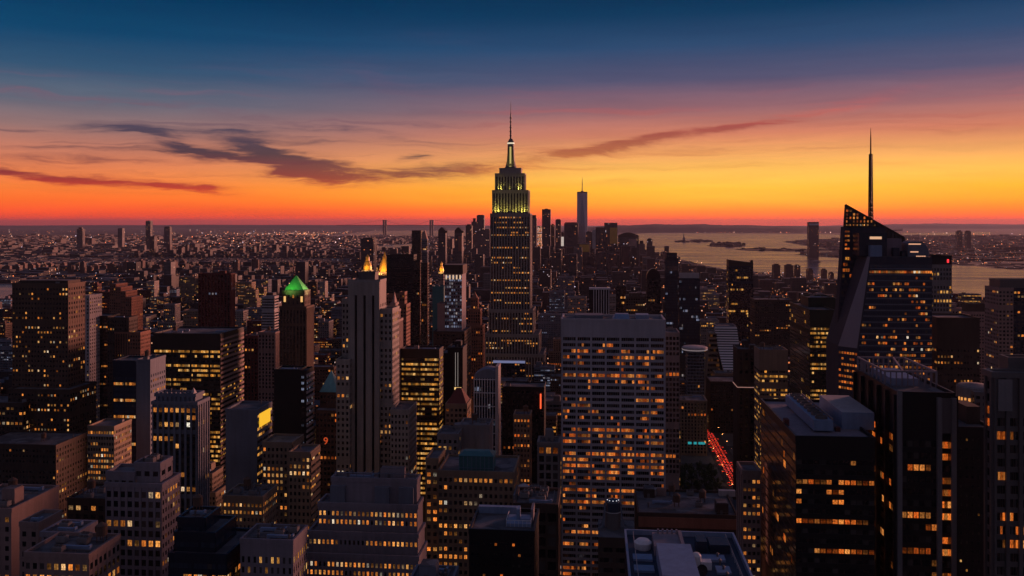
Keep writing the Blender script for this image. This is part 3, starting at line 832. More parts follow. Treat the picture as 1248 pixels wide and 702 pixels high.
def deco_crown(b, e, org, rg):
    t = b['T'][0]; m = MB()
    for q in (437, 447, 457):                        # three dark recessed strips between smooth piers
        pass
    x = [gx(c, t['y0']) for c in (425, 433, 436, 443.5, 446.5, 454, 457, 463)]
    zt = zpx(362, t['y0']); zb = 20
    for a, b_ in ((0, 1), (2, 3), (4, 5), (6, 7)): m.box(x[a], x[b_], t['y0'] - 1.6, t['y0'] - .02, zb, zt, 0, skip='B')
    m.box(x[0], x[7], t['y0'] - 1.6, t['y0'] - .02, zt, t['z1'], 0, skip='BD')
    m.build('pier', WALL['limestone'], e, org)
    g = MB()
    for a, b_ in ((1, 2), (3, 4), (5, 6)): g.quad((x[a], t['y0'] - .1, zb), (x[b_], t['y0'] - .1, zb), (x[b_], t['y0'] - .1, zt), (x[a], t['y0'] - .1, zt))
    g.build('dark_strip', GLASS, e, org)
    c = b['T'][1]; k = MB()
    for q in (.1, .9):
        xx = c['x0'] + (c['x1'] - c['x0']) * q; k.bar((xx, c['y0'] + 2, c['z1']), (xx, c['y0'] + 2, c['z1'] + 5), .3)
    k.build('mast', WALL['steel'], e, org)
H('deco_skyscraper', 'tall grey stone slab tower with three dark vertical strips up its front', 'the three-strip stone tower',
  [(425, 463, 343, 562, 17, {'st': S('blank'), 'ss': S('punch', top=14)}), (437, 457, 333.5, 566, 9, {'st': S('grid', top=1), 'wall': 'steel'}), (417, 425.3, 366, 568, 12), (462.8, 478, 378, 564, 20),
   (476, 498, 501, 556, 25), (410, 426, 440, 556, 24)], 'limestone', S('grid', bay=2.6, ww=.5, wh=.5), S('grid', bay=2.8), 588, .16, 'amber', 0, deco_crown)
def spire_top(b, e, org, rg):
    t = b['T'][-1]; m = MB(); pyramid(m, t, t['z1'], t['z1'] + 9, 0, .3)
    m.build('spire', WALL[t['wall']], e, org)
H('deco_tower', 'narrow pinkish setback tower with pointed top beside the three-strip stone tower', 'the narrow pink spire',
  [(474, 484, 392, 640, 18), (475, 482.5, 380, 642, 14), (476.5, 481.5, 371, 644, 10)], 'pink', S('piers', bay=2.2, pr=.5), None, 505, .10, 'amber', 0, spire_top)
H('terraced_tower', 'reddish terraced tower with ragged stepped roofline behind the three-strip stone tower', 'the ragged terraced tower',
  [(466, 495, 372, 900, 20), (470, 487, 360, 905, 14), (487, 493, 357, 905, 12)], 'terracotta', S('grid', bay=3.2), None, 425, .07, 'amber', 1)
def gold_pyr(b, e, org, rg):
    t = b['T'][-1]; m = MB(); cx, cy = (t['x0'] + t['x1']) / 2, (t['y0'] + t['y1']) / 2; r = (t['x1'] - t['x0']) / 2; Y = t['y0']
    m.lathe(cx, cy, [(r * .98, t['z1']), (r * .80, t['z1'] + 7), (r * .33, zpx(315, Y)), (r * .24, zpx(314, Y)), (.2, zpx(308, Y))], 8, 0, 0, math.pi / 8)
    m.build('gilded_roof', WALL['gold'], e, org)
    k = MB()
    for a in (t['x0'], t['x1'] - 1.6):
        k.box(a, a + 1.6, t['y0'], t['y0'] + 1.6, t['z1'], t['z1'] + 9)
    k.build('pinnacle', WALL['limestone'], e, org)
    for dx in (-1, 1):
        flood((cx + dx * r * .7, t['y0'] - 14, t['z1'] - 4), (cx, cy, t['z1'] + 18), 4000, (1, .50, .12), 8)
H('gilded_tower', 'stone tower with glowing gold pyramid roof behind the three-strip stone tower', 'the gold pyramid tower', [(459, 475, 332, 1700, 24)], 'pink', S('grid', fh=5, bay=4), None, 372, .03, gear=0, extra=gold_pyr)
def gold_lantern(b, e, org, rg):
    t = b['T'][-1]; m = MB(); cx, cy = (t['x0'] + t['x1']) / 2, (t['y0'] + t['y1']) / 2; r = (t['x1'] - t['x0']) / 2; Y = t['y0']
    zt = b.get('ztop', zpx(311, Y))
    h = zt - t['z1']
    m.lathe(cx, cy, [(r * .95, t['z1']), (r * .9, t['z1'] + h * .3), (r * .55, t['z1'] + h * .55), (r * .45, t['z1'] + h * .6), (r * .42, t['z1'] + h * .82), (.1, zt)], 10)
    m.build('gilded_cupola', WALL['gold'], e, org)
    flood((cx, t['y0'] - 10, t['z1'] - 2), (cx, cy, t['z1'] + h * .5), 1900, (1, .52, .13), 6)
    flood((cx + r * 2.4, cy, t['z1'] - 2), (cx, cy, t['z1'] + h * .5), 1900, (1, .52, .13), 6)
H('cupola_tower', 'stone tower with small glowing gold cupola just above the three-strip stone tower', 'the gold cupola tower', [(441, 452, 330, 1500, 16)], 'limestone', S('grid', fh=5, bay=4), None, 334, .03, gear=0, extra=gold_lantern)
H('black_tower', 'wide flat-topped black tower right of the glowing gold pyramid roof', 'the wide black tower', [(471, 504, 311, 1500, 26)], 'black', S('ribbon', wh=.4, every=8), None, 380, .01, gear=1)
def edge_light(b, e, org, rg):
    t = b['T'][-1]; m = MB(); m.box(t['x1'] - .6, t['x1'] + .5, t['y0'] - .5, t['y0'] + .5, 60, t['z1'] + 1)
    m.build('corner_fin', WALL['terracotta'], e, org)
H('slender_tower', 'slender dark tower with reddish corner edge right of the wide black tower', 'the red-edged slender tower', [(504, 512, 318, 1440, 14)], 'bronze', S('glass', fh=4.2), None, 412, .03, gear=0, extra=edge_light)
H('slender_tower', 'second slender dark tower with pale reddish right edge nearer the blue-lit slab', 'the second red-edged tower', [(513, 521, 321, 1400, 14)], 'bronze', S('glass', fh=4.2), None, 412, .03, gear=0, extra=edge_light)
H('skyline_tower', 'tall dark flat-topped tower above the two red-edged slender towers', 'the high dark tower', [(502, 513, 281.5, 1900, 22)], 'bronze', S('grid', fh=4.5), None, 318, .02, gear=0)
def taper_fin(b, e, org, rg):
    t = b['T'][-1]; m = MB(); Y = t['y0']
    x0, x1 = t['x0'], t['x1']; w = x1 - x0
    R = [(x0, Y, 0), (x1, Y, 0), (x1, Y + 16, 0), (x0, Y + 16, 0)]; z = t['z1']
    A = [(x0, Y, z), (x1, Y, z), (x1, Y + 16, z), (x0, Y + 16, z)]
    B = [(x0 + w * .1, Y + 3, z + 14), (x0 + w * .55, Y + 3, z + 20), (x0 + w * .55, Y + 12, z + 20), (x0 + w * .1, Y + 12, z + 14)]
    m.prism(A, B); m.build('curved_crown', WALL['pink'], e, org)
H('skyline_tower', 'tower with tapering pale crown right beside the high dark flat-topped tower', 'the tapering crown tower', [(513.5, 520.5, 292, 1850, 18)], 'slate', S('glass', fh=4.2), None, 320, .02, gear=0, extra=taper_fin)
def slab_cap(b, e, org, rg):
    t = b['T'][0]; m = MB(); m.box(t['x0'] - 1, t['x1'] + 1.2, t['y0'] - .8, t['y1'], t['z1'] + .1, zpx(323.5, t['y0']), 0, 1)
    m.build('crown', [WALL['umber'], ROOF], e, org)
    l = MB(); n = 5
    for k in range(n):
        x = t['x0'] + (t['x1'] - t['x0']) * (k + .5) / n; l.box(x - .8, x + .8, t['y0'] - 1.0, t['y0'] - .7, t['z1'] - 6, t['z1'] - 1)
    l.build('crown_lamp', emit_mat('crown_lamps', (1, .66, .42), .75), e, org)
H('residential_tower', 'slab tower with many small bluish-white lit windows and dark overhanging crown', 'the blue-lit slab',
  [(542, 563, 334, 1000, 32, {'ss': S('blank')}), (533, 542.2, 371, 998, 22, {'st': S('blank'), 'wall': 'pink'}), (528, 566, 405, 985, 50, {'p': .06, 'tint': 'orange', 'wall': 'umber', 'st': S('grid')})],
  'lavender', S('grid', bay=2.6, ww=.66, wh=.6, corr=False, run=.9, pr=.3), None, 428, .62, 'white', 0, slab_cap)
H('office_block', 'dark teal block left of the blue-lit slab', 'the teal block', [(527, 541, 350, 1150, 20)], 'teal', S('blank'), None, 372, .03, gear=1)
b_ = H('clock_tower', 'slim tower tipped with tiny glowing gold lantern beside the blue-lit slab', 'the gold lantern tower', [(534.5, 540.5, 332, 1600, 10)], 'limestone', S('grid', fh=5), None, 350, .03, gear=0, extra=gold_lantern)
b_['ztop'] = zpx(319, 1600)
H('spire_tower', 'reddish setback tower narrowing to a peak between the blue-lit slab and the tallest spire', 'the reddish setback tower',
  [(569, 588, 398, 1100, 22), (571, 585, 378, 1103, 16), (574, 582, 364, 1106, 10)], 'terracotta', S('piers', bay=3, pr=.5), None, 428, .10, 'orange', 0, spire_top)
H('office_tower', 'bronze office tower with nearly every floor lit yellow', 'the all-yellow office tower', [(489, 535, 427, 650, 17)], 'bronze', S('ribbon', every=8, fh=3.7, wh=.46, top=5, run=.3, rows=[.9, 1.1, .8, 1.1, .5, 1.1, 1.0, .9]), None, 548, .86, 'yellow', 2)
H('black_tower', 'black tower with two thin lines of white light right of the all-yellow office tower', 'the black twin-line tower',
  [(536, 546, 432, 690, 25), (545.5, 564, 425, 690, 22)], 'black', S('blank'), None, 487, .0, gear=1)
def lines2(b, e, org, rg):
    t = b['T'][1]; m = MB()
    for q in (.52, .68):
        x = t['x0'] + (t['x1'] - t['x0']) * q; m.box(x - .12, x + .12, t['y0'] - .35, t['y0'] - .02, gz(474, 0, 690), gz(432, 0, 690))
    m.build('light_strip', emit_mat('white_strip', (.9, .75, .7), .35), e, org)
    k = MB()
    for q in (.52, .68, .84):
        x = t['x0'] + (t['x1'] - t['x0']) * q; k.box(x - .8, x + .8, t['y0'] - .35, t['y0'] - .02, gz(478, 0, 690), gz(475, 0, 690))
    k.build('entrance_lamp', emit_mat('warm_lamp', (1, .62, .22), 1.1), e, org)
BLDS[-1]['extra'] = lines2
def hip(b, e, org, rg):
    t = b['T'][-1]; m = MB(); w = t['x1'] - t['x0']; d = t['y1'] - t['y0']; z = t['z1'] + .05; h = gz(479, 0, t['y0']) - z
    R = [(t['x0'], t['y0'], z), (t['x1'], t['y0'], z), (t['x1'], t['y1'], z), (t['x0'], t['y1'], z)]
    A = [(t['x0'] + w * .4, t['y0'] + d * .45, z + h), (t['x1'] - w * .35, t['y0'] + d * .45, z + h), (t['x1'] - w * .35, t['y1'] - d * .45, z + h), (t['x0'] + w * .4, t['y1'] - d * .45, z + h)]
    m.prism(R, A); m.build('hipped_roof', WALL['maroon'], e, org)
H('brick_block', 'brown brick block with maroon hipped roof below the black twin-line tower', 'the maroon hip-roofed block', [(543, 569, 494, 620, 20)], 'buff', S('grid', bay=2.8), None, 520, .35, 'orange', 0, hip)
def lattice(b, e, org, rg):
    t = b['T'][0]; m = MB(); Y = t['y0']; w = t['x1'] - t['x0']
    for k in range(9): m.box(t['x0'] + w * k / 8 - .22, t['x0'] + w * k / 8 + .22, Y - .9, Y - .25, 60, t['z1'], 0)
    for k in range(6):
        z = t['z1'] - k * 9.2 - .5; m.box(t['x0'] - .3, t['x1'], Y - .75, Y - .2, z - .5, z, 0)
    m.build('white_grid', WALL['white'], e, org)
    a = MB(); N = 8; z0, h = t['z1'], gz(452, 0, Y) - t['z1']
    pts = [(t['x0'] + w * k / N, z0 + h * math.sin(math.pi * (.12 + .62 * k / N))) for k in range(N + 1)]
    for (xa, za), (xb, zb) in zip(pts, pts[1:]):
        a.quad((xa, Y, za), (xb, Y, zb), (xb, Y + 16, zb), (xa, Y + 16, za)); a.quad((xa, Y, z0), (xb, Y, z0), (xb, Y, zb), (xa, Y, za))
        a.quad((xb, Y + 16, z0), (xa, Y + 16, z0), (xa, Y + 16, za), (xb, Y + 16, zb))
    a.build('arched_crown', WALL['slate'], e, org)
    f = MB(); f.box(t['x1'], t['x1'] + 2.0, Y - 1.2, Y + 14, 50, gz(448, 0, Y)); f.build('side_fin', WALL['pale'], e, org)
H('grid_tower', 'dark tower wrapped in a white grid under a low arched crown', 'the white-grid tower', [(578, 604, 461, 600, 18)], 'navy', S('glass'), S('blank'), 527, .06, 'white', 0, lattice, parapet=False)
def round_corner(b, e, org, rg):
    t = b['T'][0]; m = MB(); r = 4.6
    m.lathe(t['x0'] + .6, t['y0'] + r, [(r, 60), (r, t['z1'] + .6)], 20); m.lathe(t['x0'] + r * 2.6, t['y0'] + 3.2, [(4.2, 60), (4.2, t['z1'] + 1.1)], 20)
    m.build('round_corner', WALL['grey'], e, org)
H('concrete_block', 'blank grey building with two rounded corners below the white-grid tower', 'the round-cornered grey block',
  [(560, 596, 520, 520, 18, {'st': S('blank')}), (533, 558, 531, 505, 20)], 'grey', S('grid', bay=3, ww=.5), None, 560, .25, 'yellow', 2, round_corner)
def teal_shed(b, e, org, rg):
    t = b['T'][1]; m = MB(); Y = t['y0']; z = t['z1'] + .05
    x0, x1 = gx(558, Y), gx(600, Y); zt = gz(558, 0, Y)
    m.box(x0, x1, Y + 4, Y + 14, z, zt - 1.6); m.prism([(x0 - .5, Y + 3.5, zt - 1.6), (x1 + .5, Y + 3.5, zt - 1.6), (x1 + .5, Y + 14.5, zt - 1.6), (x0 - .5, Y + 14.5, zt - 1.6)],
                                                      [(x0 + 2, Y + 7, zt), (x1 - 2, Y + 7, zt), (x1 - 2, Y + 11, zt), (x0 + 2, Y + 11, zt)])
    m.build('cooling_house', WALL['teal'], e, org)
    f = MB()
    for k in range(9):
        x = x0 + (x1 - x0) * k / 8; f.bar((x, Y + 3.6, z), (x, Y + 3.6, zt - 1.8), .14)
    f.bar((x0, Y + 3.6, z + 1.5), (x1, Y + 3.6, z + 1.5), .12); f.build('railing', WALL['bluemetal'], e, org)
H('brick_block', 'wide brick building with rows of amber windows and teal cooling house on its roof', 'the teal-roofed brick building',
  [(519, 534, 561, 432, 20), (534, 626, 577, 420, 30)], 'buff', S('grid', bay=2.5, ww=.56, wh=.5, fh=3.7), None, 690, .50, 'amber', 3, teal_shed)
H('stone_block', 'massive stepped pale stone building with blank top storey and rows of small amber windows', 'the massive stepped stone building',
  [(404, 508, 586, 345, 7, {'st': S('blank'), 'ss': S('blank')}), (388, 509, 617, 342, 10.5), (376, 509.5, 652, 339.5, 13.5), (372, 510, 679, 337, 16.5)], 'lavender',
  S('grid', bay=1.75, ww=.5, wh=.52, fh=3.3, pr=.3, rows=[2.2, 2.4, .1, .15, 1.6, 2.2, .3]), S('blank'), 702, .38, 'amber', 5)
def crown_frame(b, e, org, rg):
    t = b['T'][0]; m = MB(); z = t['z1']
    for k in range(12):
        x = t['x0'] + 1 + (t['x1'] - t['x0'] - 2) * k / 11; m.bar((x, t['y0'] + 1.2, z), (x, t['y0'] + 1.2, z + 2.6), .22); m.bar((x, t['y0'] + 1.2, z + 2.6), (x, t['y0'] + 6, z + 2.6), .18)
    m.bar((t['x0'] + 1, t['y0'] + 1.2, z + 2.6), (t['x1'] - 1, t['y0'] + 1.2, z + 2.6), .25); m.build('roof_frame', WALL['slate'], e, org)
    w = t['x1'] - t['x0']
    box_parts('bay', [(t['x0'] + w * q, t['x0'] + w * (q + .17), t['y0'] - 1.8, t['y0'] - .02, t['z1'] - 11, t['z1'] - 2) for q in (.0, .52, .80)], WALL['slate'], e, org)
BLDS[-1]['extra'] = crown_frame
H('stone_block', 'pale lavender stone building with cluttered dark roof at the bottom edge', 'the pale lavender building', [(293, 357, 661, 300, 15.4)], 'lavender', S('punch', bay=2.1, fh=3.6, top=4.4, wh=.6, sill=.2), None, 702, .30, 'yellow', 6)
H('apartment_block', 'brown block with pinkish striped right side and amber windows below the black notched tower', 'the pink-sided brown block',
  [(320, 356, 541, 505, 20), (352, 378, 553, 480, 17)], 'buff', S('grid', bay=2.6, ww=.5), S('ribbon', wh=.4, sp=.6), 635, .42, 'amber', 1)
H('brick_block', 'low brick building with three full rows of amber windows below the blank grey monolith', 'the three-row brick building', [(272, 320, 607, 400, 18.6)], 'buff', S('grid', bay=2.0, ww=.5, wh=.45, fh=3.4, rows=[2.4, 2.5, .3, .2, 2.0, .4]), None, 655, .38, 'amber', 4)
def banner(b, e, org, rg):
    t = b['T'][0]; m = MB(); m.box(t['x1'] + .35, t['x1'] + .6, t['y0'] + 3, t['y1'] - 4, t['z1'] - 10.5, t['z1'] - 2.2)
    m.build('lit_panel', emit_mat('yellow_panel', (1, .52, .03), .95), e, org)
H('monolith_tower', 'blank grey monolith tower with bright yellow lit panel at its right corner', 'the blank grey monolith', [(275, 313, 501, 520, 25, {'ss': S('ribbon', wh=.45)})], 'slate', S('blank'), None, 605, .5, 'yellow', 1, banner)
H('black_tower', 'black blank-fronted tower with one column of pale windows and striped right side', 'the black notched tower',
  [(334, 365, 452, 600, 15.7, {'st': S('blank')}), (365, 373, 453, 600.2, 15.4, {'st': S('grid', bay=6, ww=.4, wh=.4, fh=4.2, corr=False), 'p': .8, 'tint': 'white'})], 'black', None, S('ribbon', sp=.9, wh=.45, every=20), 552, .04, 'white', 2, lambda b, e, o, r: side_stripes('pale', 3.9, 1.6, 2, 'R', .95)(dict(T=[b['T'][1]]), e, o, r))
def teal_pyr(b, e, org, rg):
    t = b['T'][-1]; m = MB(); pyramid(m, dict(x0=t['x0'] - .4, x1=t['x1'] + .4, y0=t['y0'] - .4, y1=t['y1'] + .4), t['z1'] + .1, gz(459, 0, t['y0']), 0)
    m.build('pyramid_roof', WALL['jade'], e, org)
H('copper_roof_tower', 'brown tower with small pale teal pyramid roof left of the three-strip stone tower', 'the teal-pyramid tower', [(385, 412, 500, 612, 22), (390, 411, 478, 620, 14)], 'brown', S('grid', bay=2.5), None, 560, .16, 'orange', 0, teal_pyr, parapet=False)
def blue_crown(b, e, org, rg):
    t = b['T'][1]; m = MB(); z = t['z1']; w = t['x1'] - t['x0']
    for k in range(9):
        x = t['x0'] + w * (k + .1) / 9; m.box(x, x + w * .06, t['y0'] - .7, t['y0'] + .5, z - 4, z + 1.8)
    m.build('crown_pier', WALL['slate'], e, org)
    p = MB(); pyramid(p, dict(x0=t['x1'] - 3.4, x1=t['x1'] - .3, y0=t['y0'], y1=t['y0'] + 4), z + .1, z + 4, 0); p.build('corner_pyramid', WALL['pale'], e, org)
H('apartment_tower', 'blue-grey tower with vertical piers, ragged crown and mixed amber windows', 'the ragged-crown tower',
  [(186, 240, 492, 450, 14), (190, 238, 482, 453, 9)], 'slate', S('piers', bay=2.9, pr=.6, ww=.62, dark=True), S('piers', bay=3), 632, .30, 'amber', 2, blue_crown)
H('brick_tower', 'mauve stone tower with stepped penthouse and window-lined right side near the bottom left', 'the mauve penthouse tower',
  [(129, 197, 592, 330, 15, {'st': S('piers', bay=2.7, ww=.66, pr=.4, rows=[.4, .7, 2.0, 2.6, .1, 2.4, .8, .2]), 'ss': S('grid', bay=2.2, ww=.6, wh=.5, fh=3.4)}),
   (164, 195, 567, 333, 10, {'st': S('grid', bay=4)}), (129.5, 164, 578, 332, 11, {'st': S('grid', bay=3)})], 'lavender', S('grid'), None, 702, .22, 'amber', 3)
H('brick_block', 'pinkish blank-sided building in the bottom left corner', 'the pink corner building', [(-60, 14, 622, 320, 30)], 'pink', S('punch'), S('blank'), 702, .06, gear=1)
H('brick_block', 'narrow pinkish building with plain parapet next to the bottom left corner', 'the narrow pink building', [(24, 47, 640, 305, 14)], 'pink', S('punch'), S('blank'), 702, .05, gear=1)
H('brick_block', 'pinkish block with three dark slots and a tank on its roof at bottom left', 'the slotted pink block', [(52, 92, 652, 292, 12)], 'lavender', S('piers', bay=3.2, ww=.4, wh=.8, top=2.2, fh=6), S('blank'), 690, .0, gear=3)
H('brick_block', 'low terrace block with amber-lit right side in front of the slotted pink block', 'the lit-sided terrace block', [(30, 108, 678, 270, 18.7)], 'pink', S('grid', bay=2.4), S('grid', bay=2.8, ww=.6, wh=.56), 702, .22, 'amber', 2)
H('glass_block', 'dark blue stepped glass building with pale roof edges and two lit rows', 'the dark blue stepped building',
  [(206, 276, 678, 296, 26), (213, 262, 652, 300, 18), (217, 250, 634, 304, 12)], 'navy', S('ribbon', rows=[0, 1.8, .1, 0, 2.2]), None, 702, .36, 'amber', 2, glass=1)
H('brick_block', 'small dark block with sloping shed roof left of the mauve penthouse tower', 'the shed-roofed block', [(82, 128, 610, 375, 22)], 'umber', S('grid'), None, 640, .3, 'amber', 3)
def white_band(b, e, org, rg):
    t = b['T'][0]; m = MB(); z = gz(546, 0, 560); m.box(t['x0'], t['x1'] + .2, t['y0'] - .7, t['y0'] - .05, z, z + 1.4); m.build('cornice_band', WALL['pale'], e, org)
H('office_block', 'brown block with white cornice band and lit loggia left of the blue-grey strip tower', 'the white-banded block', [(107, 139, 521, 560, 22)], 'buff', S('grid', bay=1.8, ww=.66, wh=.5), None, 570, .45, 'amber', 1, white_band)
H('glass_tower', 'slim pale striped glass tower left of the green-pyramid tower', 'the pale striped tower', [(319, 334, 362, 1200, 16)], 'pale', S('ribbon', every=20, sp=.8), None, 405, .03, 'white', 0)
H('apartment_tower', 'pinkish ribbed block below the slim pale striped glass tower', 'the pink ribbed block', [(315, 335, 406, 900, 20)], 'pink', S('piers', bay=3.5), None, 470, .02, gear=1)
H('apartment_tower', 'reddish ribbed slab right of the wide yellow-lit block', 'the red ribbed slab', [(298, 314, 410, 940, 22)], 'maroon', S('piers', bay=4), None, 500, .03, gear=1)

# ---- the tallest spire
def tallest(b, e, org, rg):
    T = b['T']; Y = 1310.0
    top = T[-1]; cx, cy = (top['x0'] + top['x1']) / 2, (top['y0'] + top['y1']) / 2
    m = MB()
    z0 = top['z1']
    prof = [(9.5, z0), (9.5, gz(202.5, 0, Y)), (8.2, gz(201.5, 0, Y)), (6.2, gz(195, 0, Y)), (5.3, gz(186, 0, Y)), (4.9, gz(174, 0, Y)), (5.2, gz(173.5, 0, Y)), (5.2, gz(171, 0, Y)), (3.8, gz(169, 0, Y)), (2.2, gz(166.5, 0, Y))]
    m.lathe(cx, cy, prof, 16); ma = m.build('mooring_mast', WALL['steel'], e, org)
    w = MB()
    for a in (-1, 1):
        w.prism([(cx + a * 4.6 - 1.2, cy - 6.6, z0), (cx + a * 4.6 + 1.2, cy - 6.6, z0), (cx + a * 4.6 + 1.2, cy - 3, z0), (cx + a * 4.6 - 1.2, cy - 3, z0)],
                [(cx + a * 3.6 - .6, cy - 4.6, gz(176, 0, Y)), (cx + a * 3.6 + .6, cy - 4.6, gz(176, 0, Y)), (cx + a * 3.6 + .6, cy - 3, gz(176, 0, Y)), (cx + a * 3.6 - .6, cy - 3, gz(176, 0, Y))])
    w.build('mast_buttress', WALL['steel'], e, org)
    l = MB(); l.box(cx - 1.5, cx + 1.5, cy - 9.9, cy - 6.4, gz(201.5, 0, Y), gz(200.8, 0, Y)); l.box(cx - 1.2, cx + 1.2, cy - 7.0, cy - 5.4, gz(200.5, 0, Y), gz(177, 0, Y)); l.build('mast_window', emit_mat('mast_light', (1, .80, .26), .5), e, org)
    r = MB(); r.lathe(cx, cy, [(5.35, gz(173.3, 0, Y)), (5.35, gz(171.4, 0, Y))], 16); r.lathe(cx, cy, [(9.7, gz(206.6, 0, Y)), (9.7, gz(205.4, 0, Y))], 16); r.build('ring_lamp', emit_mat('mast_ring', (1, .85, .6), .8), e, org)
    a = MB(); a.lathe(cx, cy, [(1.5, gz(167, 0, Y)), (1.35, gz(150, 0, Y)), (1.0, gz(148, 0, Y)), (.95, gz(136, 0, Y)), (.5, gz(134, 0, Y)), (.4, gz(124, 0, Y)), (.1, gz(119.5, 0, Y))], 8)
    for q in (163, 158, 153, 146, 141): a.lathe(cx, cy, [(2.1, gz(q, 0, Y)), (2.1, gz(q - 1, 0, Y))], 8)
    a.build('antenna', WALL['steel'], e, org)
    # floodlights on the ledges
    LG = (1, .88, .14)
    t = T[-3]; t2 = T[-4]
    zl = t2['z1'] + 1.5
    for k in range(4):
        x = t['x0'] + (t['x1'] - t['x0']) * (k + .5) / 4; flood((x, t['y0'] - 4.2, zl), (x, t['y0'], zl + 14), 1900 if k in (0, 3) else 750, LG, 8, 110)
    flood((t['x1'] + 3.6, (t['y0'] + t['y1']) / 2, zl), (t['x1'], (t['y0'] + t['y1']) / 2, zl + 14), 1300, LG, 14, 120)
    flood((t['x0'] - 3.6, (t['y0'] + t['y1']) / 2, zl), (t['x0'], (t['y0'] + t['y1']) / 2, zl + 14), 1300, LG, 14, 120)
    t = T[-2]; zl = T[-3]['z1'] + 1.2
    for k in range(3):
        x = t['x0'] + (t['x1'] - t['x0']) * (k + .5) / 3; flood((x, t['y0'] - 2.6, zl), (x, t['y0'], zl + 12), 1000 if k != 1 else 150, LG, 4, 110)
    flood((cx, cy - 15, z0 + 1), (cx, cy - 5, z0 + 22), 450, LG, 5)
_pe = S('piers', bay=4.3, ww=.58, wh=.56, sill=.2, pr=.9, sp=.12, fh=3.75, top=3, dark=True, sub=2, run=.25)
def eprow(n): return [(.15, .1, .2, 2.2, .2, .1, 1.4, .3)[k % 8] for k in range(n)]
_pe['rows'] = [.4, .3, 1.8, .2, 1.5, .2, .3, 2.6, .1, .1, .2, .2, 2.8, .1, .3, .2, 1.4, .2]
H('spire_skyscraper', 'tallest tower of all, setback stone shaft with yellow floodlit crown, mast and antenna', 'the tallest spire',
  [(585, 662, 432, 1296, 70, {'p': .2}), (592, 656, 408, 1301, 62), (596, 649, 378, 1305, 54), (598, 645.5, 261, 1310, 42),
   (600.3, 643.2, 232.5, 1313, 36, {'p': .02}), (603.8, 638.8, 212, 1317, 28, {'p': .0}), (608.5, 635, 205.5, 1320, 22, {'st': S('blank'), 'p': 0})],
  'limestone', _pe, None, 440, .26, 'amber', 0, tallest)
def bright_roof(b, e, org, rg):
    t = b['T'][0]; m = MB(); m.box(t['x0'], t['x1'], t['y0'] - .9, t['y0'] - .3, t['z1'] - 1.5, t['z1'] + 1.6); m.build('lit_cornice', emit_mat('cornice_light', (.5, .55, 1.0), .28), e, org)
H('low_block', 'low dark block with bluish-white lit cornice in front of the tallest spire', 'the blue-corniced block', [(601, 640, 441, 1150, 20)], 'navy', S('grid'), None, 455, .06, gear=2, extra=bright_roof, parapet=False)

# ---- middle right
_g = S('ribbon', bay=9.33, every=1, pw=1.25, ww=.88, wh=.55, sill=.25, fh=3.82, pr=.62, sp=.42, sub=6, top=9.8, run=.42, rows=[.0, .15, .9, .6, .8, .1, 1.6, .9, .7, .1, .8, .6, .2, .3, .2, 1.6, 1.4, 1.2, .1, 1.7, 1.4, 1.5, 1.1, 1.2, .3, 1.7, .9, 1.5, .1, .1, .1, .3, 1.5, .1, .9])
def grace_roof(b, e, org, rg):
    t = b['T'][0]; z = t['z1']; Y = t['y0']
    m = MB(); m.box(gx(700, Y), gx(735, Y), Y + 10, Y + 24, z + .1, z + 2.4); m.build('bulkhead', [WALL['slate']], e, org)
    m = MB(); x0, x1 = gx(747, Y), gx(768, Y); m.prism([(x0, Y + 7, z + .1), (x1, Y + 7, z + .1), (x1, Y + 22, z + .1), (x0, Y + 22, z + .1)], [(x0 + 2, Y + 12, z + 3), (x1 - .5, Y + 12, z + 3), (x1 - .5, Y + 20, z + 3), (x0 + 2, Y + 20, z + 3)]); m.build('skylight', WALL['bluemetal'], e, org)
    m = MB(); m.box(gx(776, Y), gx(792, Y), Y + 8, Y + 20, z + .1, z + 3.0); m.build('tank_house', WALL['bluemetal'], e, org)
    c = MB(); w = t['x1'] - t['x0']
    for k in range(8): c.box(t['x0'] + w * k / 7 - .4, t['x0'] + w * k / 7 + .4, Y - .85, Y - .7, t['z1'] - 9, t['z1'] - .7)
    c.build('joint_rib', WALL['silver'], e, org)
H('office_slab', 'broad grey slab of seven bays with blank top band and many orange-lit floors', 'the broad seven-bay slab', [(685, 810, 391, 560, 30)], 'silver', _g, None, 662, .50, 'orange', 0, grace_roof)
H('grid_tower', 'narrow tower with fine pale grid tucked against the right of the broad seven-bay slab', 'the narrow fine-grid tower', [(811, 828, 407, 610, 24)], 'grey', S('grid', bay=2.2, ww=.7, wh=.62, fh=3.5), None, 520, .05, 'orange', 1)
def arch_top(b, e, org, rg):
    t = b['T'][0]; m = MB(); N = 14; cx = (t['x0'] + t['x1']) / 2; r = (t['x1'] - t['x0']) / 2; hz = gz(327, 0, 1500) - t['z1']
    A = [(cx - r * math.cos(math.pi * k / N), t['z1'] + hz * math.sin(math.pi * k / N)) for k in range(N + 1)]
    for (xa, za), (xb, zb) in zip(A, A[1:]): m.quad((xa, t['y0'], za), (xb, t['y0'], zb), (xb, t['y1'], zb), (xa, t['y1'], za))
    m.poly([(x, t['y0'], z) for x, z in A][::-1]); m.poly([(x, t['y1'], z) for x, z in A]); m.build('rounded_crown', WALL['black'], e, org)
H('rounded_tower', 'dark tower with rounded top behind the broad seven-bay slab', 'the round-topped dark tower', [(788, 805, 339, 1500, 18)], 'black', S('glass', fh=4.2), None, 385, .03, gear=0, extra=arch_top, parapet=False)
H('rounded_tower', 'lower dark tower with small dome left of the round-topped dark tower', 'the small domed tower', [(751, 763, 350, 1400, 16)], 'black', S('glass', fh=4.2), None, 383, .02, gear=1)
H('slender_tower', 'tall slender dark tower with bulging top right of the round-topped dark tower', 'the bulge-topped slender tower', [(811, 827, 316, 1400, 18), (813, 825, 309, 1402, 14)], 'navy', S('glass', fh=4.2), None, 395, .04, 'white', 0, glass=1)
